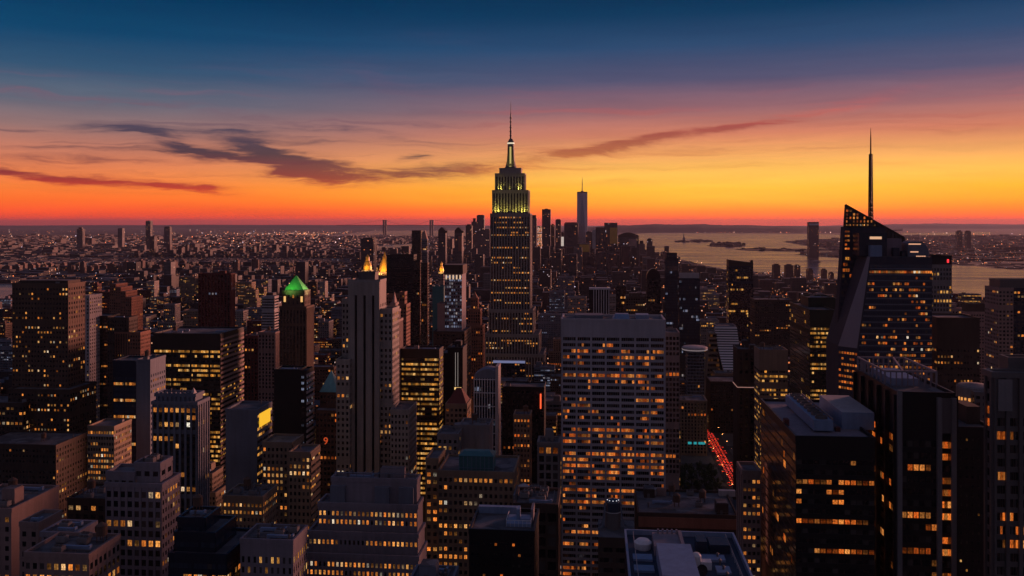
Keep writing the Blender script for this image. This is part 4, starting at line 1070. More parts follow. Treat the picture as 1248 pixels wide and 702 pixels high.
H('glass_tower', 'blue-green glass tower with pale top band right of the bulge-topped slender tower', 'the pale-banded glass tower', [(828, 853, 340, 1280, 22), (829, 852, 334, 1283, 16, {'wall': 'pale', 'st': S('blank')})], 'navy', S('glass', fh=4.2), None, 415, .05, 'white', 0, glass=1)
def colonnade(b, e, org, rg):
    t = b['T'][0]; m = MB(); Y = t['y0']
    for k in range(7):
        x = t['x0'] + 6 + (t['x1'] - t['x0'] - 7) * k / 6; m.box(x - .45, x + .45, Y - 1.6, Y - .7, 40, t['z1'])
    m.box(t['x0'], t['x1'] + 1, Y - 2, Y + 12, t['z1'] + .1, t['z1'] + 2.2); m.build('column', WALL['white'], e, org)
H('office_tower', 'small dark tower with thin white columns and white roof slab', 'the white-columned tower', [(718, 743, 353, 1150, 18)], 'black', S('blank'), None, 384, .02, gear=0, extra=colonnade, parapet=False)
H('office_block', 'brownish block between the white-columned tower and the round-topped dark tower', 'the brownish middle block', [(763, 786, 362, 1250, 25)], 'brown', S('grid'), None, 384, .05, gear=2)
def slant_top(b, e, org, rg):
    t = b['T'][0]; m = MB(); za, zb = gz(316, 0, 1500), gz(319.5, 0, 1500); z = t['z1']
    m.prism([(t['x0'], t['y0'], z), (t['x1'], t['y0'], z), (t['x1'], t['y1'], z), (t['x0'], t['y1'], z)], [(t['x0'], t['y0'], za), (t['x1'], t['y0'], zb), (t['x1'], t['y1'], zb), (t['x0'], t['y1'], za)])
    m.box(t['x1'] - 4, t['x1'], t['y0'] + 2, t['y0'] + 8, zb, gz(316.5, 0, 1500)); m.build('slanted_crown', WALL['bronze'], e, org)
H('glass_tower', 'lone dark glass tower with slanted top against the harbour water', 'the slant-topped harbour tower', [(888, 918, 324, 1500, 24)], 'navy', S('glass', fh=4), None, 400, .10, 'yellow', 0, slant_top, parapet=False)
def swoop(b, e, org, rg):
    Y = 1200.0; N = 22; m = MB(); zt, zb = gz(397, 0, Y), gz(462, 0, Y)
    L = lambda q: gx(871 + 13 * (1 - q) ** 1.3, Y); R = lambda q: gx(898 + 8 * (1 - q), Y)
    D = lambda q: Y - 24 * (1 - q) ** 2.4 - 1                # the striped face sweeps forward towards its foot
    for k in range(N):
        qa, qb = k / N, (k + 1) / N; za, zc = zb + (zt - zb) * qa, zb + (zt - zb) * qb
        for (u0, u1, mi) in ((0, .42, 0), (.42, 1, 1)):
            q0, q1 = qa + (qb - qa) * u0, qa + (qb - qa) * u1; z0, z1 = za + (zc - za) * u0, za + (zc - za) * u1
            m.quad((L(q0), D(q0), z0), (R(q0), D(q0), z0), (R(q1), D(q1), z1), (L(q1), D(q1), z1), mi)
        m.quad((R(qa), D(qa), za), (R(qa), Y + 6, za), (R(qb), Y + 6, zc), (R(qb), D(qb), zc), 2)
        m.quad((L(qa), Y + 6, za), (L(qa), D(qa), za), (L(qb), D(qb), zc), (L(qb), Y + 6, zc), 2)
    m.quad((L(1), D(1), zt), (R(1), D(1), zt), (R(1), Y + 6, zt), (L(1), Y + 6, zt), 2)
    m.build('striped_face', [GLASSB, WALL['snow'], WALL['pale']], e, org)  # white stripes, lifted in colour to carry the sky reflected in the slope
    w = MB(); z0, zc = 20, gz(404, 0, Y); wl = lambda q: gx(864 - 15 * (1 - q) ** 1.8, Y); wr = lambda q: gx(872.5 + 14 * (1 - q) ** 1.3, Y)
    for k in range(10):
        qa, qb = k / 10, (k + 1) / 10; za, zd = gz(520, 0, Y) + (zc - gz(520, 0, Y)) * qa, gz(520, 0, Y) + (zc - gz(520, 0, Y)) * qb
        f = lambda q, z: [(wl(q), Y - 4 - 26 * (1 - q) ** 2.4, z), (wr(q), Y - 4 - 26 * (1 - q) ** 2.4, z), (wr(q), Y + 22, z), (wl(q), Y + 22, z)]
        w.prism(f(qa, za), f(qb, zd), 0, k == 9)
        for i in range(7):
            for s_ in (.1, .6):
                q = qa + (qb - qa) * (s_ + .15); x = wl(q) + (wr(q) - wl(q)) * (i + .5) / 7; zz = za + (zd - za) * (s_ + .15); yy = Y - 4.5 - 26 * (1 - qa) ** 2.4
                w.box(x - 1.0, x + 1.0, yy - .3, yy + 1, zz - 1.6, zz + 1.6, 2 if rg.random() < .12 else 1)
    w.build('flared_wing', [WALL['buff'], GLASS, LIT['orange']], e, org)
H('swooping_tower', 'tower whose white-striped face curves outward at the foot beside flared brown wing', 'the white-striped swooping tower',
  [(873, 897, 398, 1206, 30, {'st': S('blank'), 'wall': 'slate'}), (866, 906, 466, 1110, 40, {'wall': 'umber', 'p': .05})], 'buff', S('piers', bay=3), None, 545, .08, 'orange', 0, swoop)
def disk(b, e, org, rg):
    t = b['T'][0]; m = MB(); cx, cy = (t['x0'] + t['x1']) / 2, (t['y0'] + t['y1']) / 2; z = t['z1']
    m.lathe(cx, cy, [(11, z), (15, z + 1), (15.5, z + 3), (14, z + 4.2), (3, z + 5)], 28); m.build('disk_roof', WALL['pale'], e, org)
    r = MB(); r.lathe(cx, cy, [(15.05, z + .2), (15.65, z + 1.2)], 28); r.build('rim_light', emit_mat('rim_light', (.95, .75, .8), .22), e, org)
H('round_pavilion', 'low building with pale glowing disk-shaped roof left of the white-striped swooping tower', 'the disk-roofed building', [(838, 858, 428, 1080, 24)], 'slate', S('glass'), None, 450, .015, gear=0, extra=disk, parapet=False)
def teal_sign(b, e, org, rg):
    t = b['T'][0]; m = MB(); z = gz(541, 100, t['y0'])
    for a, c in ((.35, .48), (.55, .66), (.72, .95)):
        m.box(t['x0'] + (t['x1'] - t['x0']) * a, t['x0'] + (t['x1'] - t['x0']) * c, t['y0'] - .9, t['y0'] - .4, z, z + 2.6)
    m.build('teal_shopfront', emit_mat('teal_light', (.04, .55, .62), .5), e, org)
H('striped_block', 'vertically ribbed brown block with teal shopfront lights at its foot', 'the teal-lit ribbed block', [(826, 861, 489, 1000, 30)], 'buff', S('piers', bay=3.4, pr=.9), None, 545, .02, 'orange', 2, teal_sign)
H('low_block', 'small block with brightly lit yellow top floor beside the broad seven-bay slab', 'the small yellow-topped block', [(811, 829, 523, 800, 20)], 'umber', S('ribbon', top=1, fh=4.2, wh=.6, rows=[2.6, 1.9, .3, .5, .1]), None, 550, .36, 'yellow', 1)
H('corner_tower', 'dark brown tower with pale roof rim and thin lit band round its middle', 'the lit-banded brown tower', [(900, 926, 427, 770, 24)], 'umber', S('piers', bay=4.2, ww=.5, pr=.9), None, 560, .02, 'orange', 2)
def midband(b, e, org, rg):
    t = b['T'][0]; m = MB(); z = gz(469, 0, t['y0'])
    m.box(t['x0'] - 1.2, t['x1'] + .4, t['y0'] - 1.2, t['y0'] - .95, z, z + .5); m.box(t['x0'] - 1.2, t['x0'] - .95, t['y0'] - .95, t['y1'], z, z + .5); m.build('light_band', emit_mat('rose_band', (1, .5, .42), .35), e, org)
BLDS[-1]['extra'] = midband
H('office_block', 'beige-crowned office block with yellow lit floors right of the lit-banded brown tower', 'the beige-crowned block', [(926, 960, 428, 730, 24)], 'buff', S('ribbon', top=15, every=4, fh=3.7, wh=.5), None, 535, .62, 'yellow', 4)
H('office_tower', 'green-black tower with yellow lit strips on its front and dark long left side', 'the green-black tower',
  [(987, 1017, 379, 800, 80, {'ss': S('glass', corr=False, pm=.07)}), (985, 1018, 364, 835, 30, {'st': S('blank'), 'ss': S('blank')})], 'green', S('ribbon', top=14, rows=[1.6, 2.2, 2.4, .7, 2, .5, 2.2, .4, 1.8, 2.4, .3, .2, .4, .6, 2.2, 1.8]), None, 500, .55, 'yellow', 2)
H('low_block', 'long low dark block with pale roof left of the green-black tower', 'the long low dark block', [(920, 966, 366, 1350, 40)], 'umber', S('grid'), None, 425, .05, gear=4)
H('office_tower', 'dark slab with black top and small red lamp behind the crystal glass tower', 'the red-lamped dark slab', [(1134, 1160, 324, 780, 24), (1134, 1160, 313, 780.2, 23.6, {'st': S('blank'), 'wall': 'black'})], 'grey', S('grid', bay=2.6, ww=.6, wh=.6), None, 400, .30, 'yellow', 0)
def redlamp(b, e, org, rg):
    t = b['T'][1]; m = MB(); m.box(t['x1'] - 4, t['x1'] - 2.4, t['y0'] - .4, t['y0'] - .1, t['z1'] - 5, t['z1'] - 2); m.build('red_lamp', emit_mat('red_lamp', (1, .04, .05), 1.2), e, org)
BLDS[-1]['extra'] = redlamp


def custom(name, label, nick, ybot, fn, occ, cat='building', group=None):
    b = dict(name=name, label=label, nick=nick, T=[], occ=occ, ybot=ybot, extra=None, cat=cat, group=group, far=None, seed=len(BLDS) * 7 + 3, hero=True, custom=fn)
    xs = [proj(x, t['y0'], 0)[0] for t in occ for x in (t['x0'], t['x1'])]
    b['px0'], b['px1'], b['Y'] = min(xs), max(xs), min(t['y0'] for t in occ)
    BLDS.append(b); return b
def occbox(xl, xr, yt, Y, d):
    x0, x1 = gx(xl, Y), gx(xr, Y); return dict(x0=x0, x1=x1, y0=Y, y1=Y + d, z0=0, z1=gz(yt, (x0 + x1) / 2, Y))

def place_windows(e, org, wins, maxn=100, amin=1.2):
    """front-facing panes (x, y, z, w, h, material, rnd): the largest as windows of their own, the rest as one part"""
    P = np.array([w[:3] for w in wins], float); D = np.linalg.norm(P - np.array([0, 0, EYE]), axis=1)
    sx, sy = proj(P[:, 0], P[:, 1], P[:, 2]); area = np.array([w[3] * w[4] for w in wins]) * FPX ** 2 / D ** 2
    ok = np.where((sx > 2) & (sx < 1246) & (sy < 700) & (area > amin))[0]
    ok = ok[visible(P[ok])] if len(ok) else ok
    sc = area[ok] * np.array([1.25 if wins[i][5] not in (0, 5) else 1 for i in ok]) if len(ok) else []
    pick = set(ok[np.argsort(-np.array(sc))][:maxn].tolist()) if len(ok) else set()
    rest = MB()
    for i, (x, y, z, w, h, mi, r) in enumerate(wins):
        if i in pick:
            o = bpy.data.objects.new('window', unit_window(mi)); COL.objects.link(o); o.parent = e
            o.location = (x - org[0], y - org[1], z); o.scale = (w, 1, h); STAT['ind'] += 1
        else: rest.quad((x - w / 2, y, z - h / 2), (x + w / 2, y, z - h / 2), (x + w / 2, y, z + h / 2), (x - w / 2, y, z + h / 2), mi, None, r)
    if rest.f: tag(rest.build('remaining_windows', MATS_WIN, e, org), kind='stuff')

# ---- the crystal tower with the slanting screen
def crystal(b, rg):
    Y = 600.0; YB = 626.0
    X = lambda px, yy=Y: gx(px, yy)
    zt, zm = gz(313, X(1090), Y), gz(425, X(1090), Y)
    org = (X(1085), 630.0, 0); e = empty(b['name'], org, b['label'], b['cat']); b['ob'] = e
    xr = X(1136)
    def ring(xc, xl, cd, z): return [(xc, Y, z), (xr, Y, z), (xr, 642, z), (xl, 642, z), (xl, Y + cd, z)]
    rt, rm, rb = ring(X(1061), X(1058.5), 1.5, zt), ring(X(1045), X(1027), 10, zm), ring(X(1045), X(1027), 10, 0)
    m = MB(); m.prism(rb, rm, 0, False); m.prism(rm, rt, 0, True, 0, 1)
    m.build('front_block', [WALL['matte'], ROOF], e, org)
    f = MB()                                            # chamfered corner facet: the sky it catches is put into its pale colour
    a, c, d_, e_ = rm[4], rm[0], rt[0], rt[4]
    off = Vector((-.35, -.35, 0))
    f.quad(*[tuple(Vector(q) + off) for q in (a, c, d_, e_)]); f.build('corner_facet', wall_mat('painted_sky_facet_glass', (.25, .235, .28), .35, .12, .3), e, org)
    xc = lambda z: np.interp(z, [zm, zt], [X(1045), X(1061)])
    sp = MB(); wins = []; fh = 3.9; nf = int((zt - 30) / fh)
    rowsp = {}
    for k in range(nf):
        z = zt - 4 - k * fh - fh
        if z < 20: break
        xl = float(xc(z)) + .8
        sp.box(xl, xr - .3, Y - .22, Y - .01, z - .35, z + .35, 0, skip='BD')
        yy = proj(X(1085), Y, z + 2.2)[1]
        p = .96 if 329 < yy < 335.5 else (.0 if yy < 329 else rg.choice((.10, .16, .24, .30, .42)) * (1 if yy < 418 else 2.2))
        nb = int((xr - xl) / 1.45); on = False
        for i in range(nb):
            if rg.random() < .75: on = rg.random() < p
            wins.append((xl + (i + .5) * (xr - xl) / nb, Y - .06, z + .9 + .95, 1.2, 1.6, (TINT['orange'] if rg.random() < .6 else TINT['amber']) if on else 5, rg.random()))
    sp.build('spandrel', WALL['slate'], e, org)
    # wedge with the open lattice screen
    zA, zB = gz(249.5, X(1030, YB), YB), gz(289, X(1101, YB), YB)
    def xl_(z): return float(np.interp(z, [0, zA], [X(998, YB), X(1030.5, YB)]))
    xR = X(1103, YB)
    w = MB(); zs = gz(276.5, X(1060, YB), YB)             # solid body below the screen
    B0 = [(xl_(0), YB, 0), (xR, YB, 0), (xR, 662, 0), (xl_(0), 662, 0)]
    zcap = gz(300, X(1101, YB), YB)
    B1 = [(xl_(zs), YB, zs), (X(1078, YB), YB, zs), (X(1078, YB), 634, zs), (xl_(zs), 634, zs)]
    w.prism([(xl_(0), YB, 0), (X(1078, YB), YB, 0), (X(1078, YB), 634, 0), (xl_(0), 634, 0)], B1)
    w.box(X(1078, YB), xR, YB, 634, 0, zcap)
    w.build('rear_wedge', WALL['matte'], e, org)
    slope = lambda x: zA + (x - X(1030.5, YB)) / (X(1101, YB) - X(1030.5, YB)) * (zB - zA)
    g = MB(); step = 2.35
    x = X(1030.5, YB)
    g.bar((xl_(zs), YB, zs), (xl_(zA), YB, zA), 1.0); g.bar((xl_(zA), YB, zA), (X(1101, YB), YB, zB), 1.0); g.bar((X(1101, YB), YB, zB), (xR, YB, zcap), 1.2)
    while x < X(1101, YB):
        zb_ = zs if x < X(1078, YB) else zcap
        if slope(x) > zb_ + .5: g.bar((x, YB, zb_), (x, YB, slope(x)), .5)
        x += step
    z = zs
    while z < zA - 1:
        xe = X(1030.5, YB) + (z - zA) / (zB - zA) * (X(1101, YB) - X(1030.5, YB)); xs_ = xl_(z)
        if xe > xs_ + 1: g.bar((xs_, YB, z), (xe, YB, z), .5)
        if z < zs + 1: g.bar((X(1078, YB), YB, z), (xe, YB, z), .6)
        z += 2.45
    z = zcap
    while z < zs - 1:
        xe = X(1030.5, YB) + (z - zA) / (zB - zA) * (X(1101, YB) - X(1030.5, YB))
        if xe > X(1079, YB): g.bar((X(1078, YB), YB, z), (xe, YB, z), .6)
        z += 2.45
    g.build('screen_frame', WALL['bronze'], e, org)
    p = MB(); gm_, gg, gb = mat('screen_glass'); gb.inputs['Base Color'].default_value = (.05, .04, .045, 1); gb.inputs['Roughness'].default_value = .12
    p.poly([(xl_(zs), YB + .5, zs), (X(1078, YB), YB + .5, zs), (X(1078, YB), YB + .5, zcap), (xR - .2, YB + .5, zcap), (X(1101, YB), YB + .5, zB), (xl_(zA), YB + .5, zA)])
    p.build('screen_glass', gm_, e, org)
    z = zs + 1.2; k = 0                                   # lamps glowing through the screen
    while z < zA - 2:
        x = xl_(z) + 1.3
        while x < X(1098, YB):
            if z < slope(x) - 1.6 and rg.random() < (.95 if k == 0 else .88):
                wins.append((x, YB - .05, z + .1, 1.45, 1.5 if k else 1.1, TINT['amber'] if k == 0 else TINT['orange'], rg.random() if k == 0 else rg.random()))
            x += step
        z += 2.45; k += 1
    ang = math.atan2(rm[0][1] - rm[4][1], rm[0][0] - rm[4][0]); cu_ = []
    for k in range(16):                                   # lit panes on the lower corner facet
        z = zm - 4 - k * 3.9; pk = rg.choice((.2, .5, .8))
        for i in range(7):
            if rg.random() < pk:
                q = (i + .5) / 7; o = bpy.data.objects.new('window', unit_window(TINT['orange'])); COL.objects.link(o); o.parent = e
                o.location = (rm[4][0] + (rm[0][0] - rm[4][0]) * q - org[0] - .05, rm[4][1] + (rm[0][1] - rm[4][1]) * q - org[1] - .05, z); o.scale = (1.4, 1, 1.5); o.rotation_euler = (0, 0, ang)
    for k in range(34):                                   # dark and lit panes down the wedge's own front
        z = zs - 22 - k * 3.9
        if z < 40: break
        xa, xb = xl_(z) + 1.0, float(np.interp(z, [zm, zt], [X(1027), X(1058)])) + 1.5
        nb = int((xb - xa) / 1.6); pk = .92 if 329 < proj(X(1040), YB, z)[1] < 335 else rg.choice((.04, .1, .2))
        for i in range(nb): wins.append((xa + (i + .5) * 1.6, YB - .06, z, 1.3, 2.2, TINT['orange'] if rg.random() < pk else 5, rg.random()))
    for yy in (282, 287.5, 293, 298, 303):
        for px in (1031, 1034, 1037):
            if rg.random() < .45: wins.append((X(px, YB), YB - .06, gz(yy, X(px, YB), YB), 1.4, 1.3, TINT['orange'], rg.random()))
    wins.append((X(1032.5, YB), YB - .06, gz(315, X(1032, YB), YB), 2.6, 2.0, TINT['yellow'], .3))
    place_windows(e, org, wins)
    q = MB(); Yp = 607; q.box(X(1047, Yp), X(1081, Yp), Yp, Yp + 14, zt + .05, gz(284, X(1060, Yp), Yp)); q.build('penthouse', WALL['navy'], e, org)
    q = MB(); q.box(X(1060, Yp), X(1074.5, Yp), Yp - .2, Yp - .02, gz(291.5, X(1066), Yp), gz(288.3, X(1066), Yp)); q.build('penthouse_lamp', emit_mat('peach_strip', (1, .55, .32), .75), e, org)
    q = MB(); q.box(X(1060.5, 602.5), X(1075, 602.5), 602.5, 606.5, zt + .05, gz(299, X(1066), 603)); q.build('plant_box', WALL['bluemetal'], e, org)
    q = MB(); q.box(X(1081, 609), X(1099, 609), 609, 620, zt + .05, gz(291, X(1090), 609)); q.build('glass_lantern', wall_mat('rose_glass', (.20, .15, .18), .3), e, org)
    q = MB(); q.box(X(1089, 604), X(1096, 604), 604, 608, zt + .05, gz(302, X(1090), 604)); q.box(X(1099, 606), X(1107, 606), 606, 616, zt + .05, gz(306, X(1090), 606)); q.build('cooling_unit', WALL['navy'], e, org)
    q = MB(); Yc = 604; N = 10; xa, xb = X(1107, Yc), X(1132.5, Yc); za, zc = zt + .05, gz(294, X(1120), Yc)
    prof = [(xa, za), (xa, za + (zc - za) * .85), (xa + (xb - xa) * .15, zc)] + [(xa + (xb - xa) * (.55 + .45 * math.sin(math.pi / 2 * k / N)), za + (zc - za) * math.cos(math.pi / 2 * k / N)) for k in range(N + 1)]
    for (x1, z1), (x2, z2) in zip(prof, prof[1:]): q.quad((x1, Yc, z1), (x2, Yc, z2), (x2, Yc + 14, z2), (x1, Yc + 14, z1))
    q.poly([(x, Yc, z) for x, z in prof][::-1]); q.poly([(x, Yc + 14, z) for x, z in prof]); q.build('curved_crown', WALL['slate'], e, org)
    pch = emit_mat('crown_peach', (1, .48, .28), .8)
    for yy, n, a0, a1 in ((297.5, 8, 1110, 1125), (307, 5, 1112, 1122), (312.4, 5, 1119, 1131)):
        for k in range(n):
            px = a0 + (a1 - a0) * (k + .5) / n; q = MB(); q.box(X(px) - .5, X(px) + .5, Yc - .12, Yc - .02, gz(yy + .7, X(1120), Yc), gz(yy - .7, X(1120), Yc)); q.build('crown_lamp', pch, e, org)
    # lattice spire
    s = MB(); Ys = 641.0; cx = X(1061.2, Ys); z0, z1, z2 = gz(290, cx, Ys), gz(188, cx, Ys), gz(156, cx, Ys)
    n = 17
    for k in range(n):
        qa, qb = k / n, (k + 1) / n; ra, rb_ = 1.35 - .55 * qa, 1.35 - .55 * qb; za, zb2 = z0 + (z1 - z0) * qa, z0 + (z1 - z0) * qb
        cs = [(-1, -1), (1, -1), (1, 1), (-1, 1)]
        for i, (sx, sy) in enumerate(cs):
            tx, ty = cs[(i + 1) % 4]
            s.bar((cx + sx * ra, Ys + sy * ra, za), (cx + sx * rb_, Ys + sy * rb_, zb2), .42)
            s.bar((cx + sx * ra, Ys + sy * ra, za), (cx + tx * rb_, Ys + ty * rb_, zb2), .22); s.bar((cx + sx * rb_, Ys + sy * rb_, zb2), (cx + tx * rb_, Ys + ty * rb_, zb2), .3)
    s.lathe(cx, Ys, [(.55, z0), (.45, z1)], 8)
    s.build('spire', WALL['bronze'], e, org)
    s = MB(); s.lathe(cx, Ys, [(.55, z1), (.42, z1 + (z2 - z1) * .6), (.12, z2)], 8); s.build('spire_tip', WALL['maroon'], e, org)  # maroon puts the reddish light on the tip into its colour
custom('crystal_tower', 'faceted dark glass tower with slanting lattice screen and tall thin spire', 'the faceted glass tower', 495, crystal,
       [occbox(1045, 1136, 313, 600, 64), occbox(1016, 1078, 276, 626, 24)])

# ---- right foreground
def fans(b, e, org, rg):
    t = b['T'][0]; z = t['z1'] + .05; X0, X1 = 74.2, 80.6
    m = MB(); m.box(X0, X1, 309, 354, z + .8, z + 4.4, 0)
    for yy in (311, 325, 339, 352): m.box(X0 + .3, X1 - .3, yy, yy + .6, z, z + .8)
    u = m.build('cooling_plant', WALL['bluemetal'], e, org)
    for k in range(8):
        y = 312 + k * 5.5; f = MB(); f.lathe((X0 + X1) / 2, y, [(2.1, z + 4.4), (2.1, z + 5.3), (1.8, z + 5.3), (1.75, z + 4.7), (.3, z + 4.75), (.3, z + 5.0), (.02, z + 5.02)], 16); f.build('fan', WALL['steel'], u, org)
    r = MB(); r.box(X1 - .25, X1 + .1, 309, 354, z + 4.45, z + 5.0); r.build('fan_rail', WALL['pink'], u, org)
    m = MB(); m.box(85.2, 96, 315, 346, z, z + 6.0, 0, 1); m.build('tank_house', [WALL['bluemetal'], WALL['pale']], e, org)
    m = MB(); m.box(t['x0'] + 1.2, t['x1'] - 1.2, 301.2, 361, z - .02, z + .12); m.build('roof_paving', WALL['lavender'], e, org)
    box_parts('vent_box', [(66.5, 68, 318, 321, z + .14, z + 2.4), (82, 83.6, 311, 313, z + .14, z + 1.5)], WALL['maroon'], e, org)
H('black_block', 'black office block with fan-topped cooling plant and white-topped box on its roof', 'the fan-roofed black block',
  [(970, 1066, 536, 300, 62)], 'black', S('ribbon', bay=1.9, every=1, pw=.3, ww=.82, wh=.46, sill=.3, fh=3.25, top=6, pr=.12, sp=.2, rows=[.1, 1.2, 2.4, 1.3, .4, .0, 1.6, .05, .1, 1.7, .1, .3, .0, 2.6, .4, .2, 1.2]), S('glass', fh=3.25, corr=False, pm=.12), 702, .34, 'orange', 0, fans)
def pergola(b, e, org, rg):
    t = b['T'][0]; z = t['z1']; m = MB()
    zz = z + 5.5; x0, x1, y0, y1 = t['x0'] + .4, t['x1'] - .4, t['y0'] + 14, t['y1'] - .4
    for k in range(8):
        y = y0 + (y1 - y0) * k / 7
        m.bar((x0, y, z), (x0, y, zz), .55); m.bar((x1, y, z), (x1, y, zz), .55)
    for k in range(1, 9):
        x = x0 + (x1 - x0) * k / 9; m.bar((x, y1, z), (x, y1, zz), .5); m.bar((x, y0, z), (x, y0, zz), .35)
    for a, c in (((x0, y0), (x0, y1)), ((x1, y0), (x1, y1)), ((x0, y1), (x1, y1)), ((x0, y0), (x1, y0)), ((x0 + 6, y0), (x1 - 4, y1))): m.bar((*a, zz), (*c, zz), .6)
    m.build('roof_frame', WALL['lavender'], e, org)
    c = MB(); c.box(x0 + 3, x1 - 5, y0 + 3, y1 - 6, z + .05, z + 2.6); c.build('cooling_plant', WALL['bluemetal'], e, org)
    g = MB(); Y = t['y0']                                  # corner piers on the front
    for px in (1095.2, 1143.5, 1161):
        x = gx(px, Y); g.box(x - .7, x + .7, Y - 1.5, Y - .3, 40, t['z1'] + (1.8 if px < 1100 else -.5))
    g.build('pier', WALL['grey'], e, org)
    q = MB(); q.box(gx(1142, Y), gx(1162.5, Y), Y - 1.2, Y - .32, t['z1'] - 12, t['z1'] - .7); q.build('blank_panel', WALL['steel'], e, org)
    w = []; fh = 3.9
    for k in range(30):
        zc = t['z1'] - 16 - k * fh
        if zc < 40: break
        lit = rg.random() < .55
        for i in range(3): w.append((gx(1146.2 + i * 4.2 + 2, Y), Y - .36, zc, 1.05, 2.1, TINT['orange'] if lit else 0, rg.random()))
    place_windows(e, org, w, 40)
H('black_block', 'black tower with ribbed left side and open roof frame in front of the faceted tower', 'the frame-topped black tower',
  [(1094, 1163, 482, 300, 46)], 'black', S('grid', bay=2.0, ww=.8, wh=.5, fh=3.9, top=14, a=(.06, .70), pr=.08, sp=.1, rows=[1.6, 0, 1.2, .2, .5, .2, 1.2, .6, .2, 1.9, 1.2, .1]),
  S('piers', bay=9.2, ww=.78, wh=.56, sub=4, pr=1.3, fh=3.9, top=13, pw=1.5, dark=True), 702, .34, 'orange', 0, pergola)
def edge_mast(b, e, org, rg):
    t = b['T'][1]; m = MB(); x = gx(1236, 300); m.bar((x, 300, t['z1']), (x, 300, gz(424, x, 300)), .5); m.build('mast', WALL['black'], e, org)
    r = MB(); zc = gz(439, x, 300); r.lathe(x, 299.4, [(.05, zc - .35), (.4, zc), (.05, zc + .35)], 8); r.build('warning_lamp', emit_mat('warning_red', (1, .05, .08), 2.0), e, org)
    g = MB(); t = b['T'][0]
    g.box(gx(1214, 280), gx(1231, 280), 278.4, 279.0, t['z1'] - 10.5, t['z1'] - 1); g.build('blank_panel', WALL['grey'], e, org)
H('ribbed_tower', 'dark tower with heavy grey ribs cut by the right edge of the picture', 'the ribbed edge tower',
  [(1211, 1275, 458, 280, 5), (1229, 1275, 440, 286, 6, {'st': S('blank')})], 'steel', S('piers', bay=4.3, ww=.72, wh=.6, sub=4, pr=1.0, fh=4.1, top=12), S('piers', bay=6, ww=.6, pr=.8), 702, .13, 'orange', 0, edge_mast)
H('black_block', 'plain black block with pale roof edge between the frame-topped and ribbed edge towers', 'the plain black block', [(1160, 1211, 524, 335, 26)], 'black', S('punch', bay=2.2, ww=.3, wh=.25, fh=3.4, corr=False, run=1), None, 702, .10, 'yellow', 0)
def mechbox(b, e, org, rg):
    t = b['T'][0]; m = MB(); m.box(gx(1178, 345), t['x1'] - .5, 345, 357, t['z1'] + .05, t['z1'] + 6.5); m.build('penthouse', WALL['umber'], e, org)
BLDS[-1]['extra'] = mechbox
H('office_block', 'dark windowless-topped box with two dotted amber rows right of the faceted glass tower', 'the dotted-row dark box', [(1142, 1194, 389, 650, 30)], 'umber', S('punch', bay=2.2, ww=.5, wh=.36, fh=4.3, top=20, rows=[1.5, .1, 2.4, .1, .0, 1.2, .1, .1]), None, 470, .36, 'amber', 0)
def drum(b, e, org, rg):
    t = b['T'][0]; m = MB(); cx, cy = (t['x0'] + t['x1']) / 2, t['y0'] + 14
    m.lathe(cx, cy, [(10.5, t['z1'] - 20), (10.5, t['z1'] + 1), (9.5, t['z1'] + 2), (2, t['z1'] + 3)], 28); m.build('drum', WALL['grey'], e, org)
    l = MB()
    for k in range(13):
        a = math.pi * (1.08 + .84 * k / 12)
        x, y = cx + 10.6 * math.cos(a), cy + 10.6 * math.sin(a); l.box(x - .8, x + .8, y - .2, y, t['z1'] - 7, t['z1'] - 5)
    l.build('gallery_lamp', emit_mat('gallery_amber', (1, .4, .1), .8), e, org)
H('drum_building', 'low drum-shaped building with curved row of amber lights near the right edge', 'the lit drum building', [(1188, 1212, 478, 560, 28)], 'steel', S('grid'), None, 505, .1, gear=0, extra=drum, parapet=False)
H('residential_tower', 'pale pinkish tower with darker right half near the right edge above the ribbed edge tower', 'the two-tone pale tower',
  [(1217, 1235, 352, 900, 30, {'wall': 'pink', 'st': S('grid', bay=3.4, corr=False)}), (1235, 1275, 352.5, 900.4, 29, {'wall': 'navy'}), (1219, 1275, 342.5, 903, 24, {'st': S('blank'), 'wall': 'steel'})], 'navy', S('grid', bay=3.2), None, 440, .12, 'amber', 0)
H('office_block', 'pale grey stepped block right behind the dotted-row dark box', 'the pale stepped block', [(1150, 1183, 385, 1050, 30), (1156, 1172, 377, 1055, 20)], 'pink', S('grid'), None, 392, .05, gear=3)
H('office_block', 'grey block with dark flat penthouse silhouetted against the river water', 'the river-edge penthouse block', [(1176, 1213, 381, 1150, 30), (1180, 1204, 371.5, 1155, 20, {'wall': 'umber', 'st': S('blank')})], 'pink', S('grid'), None, 420, .06, gear=0)
def slim_side(b, e, org, rg):
    t = b['T'][0]; m = MB()
    for q in (.15, .5, .85): m.box(t['x0'] - .5, t['x0'] - .05, t['y0'] + (t['y1'] - t['y0']) * q - .8, t['y0'] + (t['y1'] - t['y0']) * q + .8, 30, t['z1'] - .8)
    m.build('side_rib', WALL['pink'], e, org)
H('slim_block', 'slim tower with pinkish side and column of yellow and orange windows beside the red-lit street', 'the slim window-column tower', [(905, 927, 577, 350, 13)], 'pink', S('grid', bay=1.75, ww=.6, wh=.42, fh=3.1, corr=False, run=.6), S('blank'), 702, .55, 'amber', 2, slim_side)
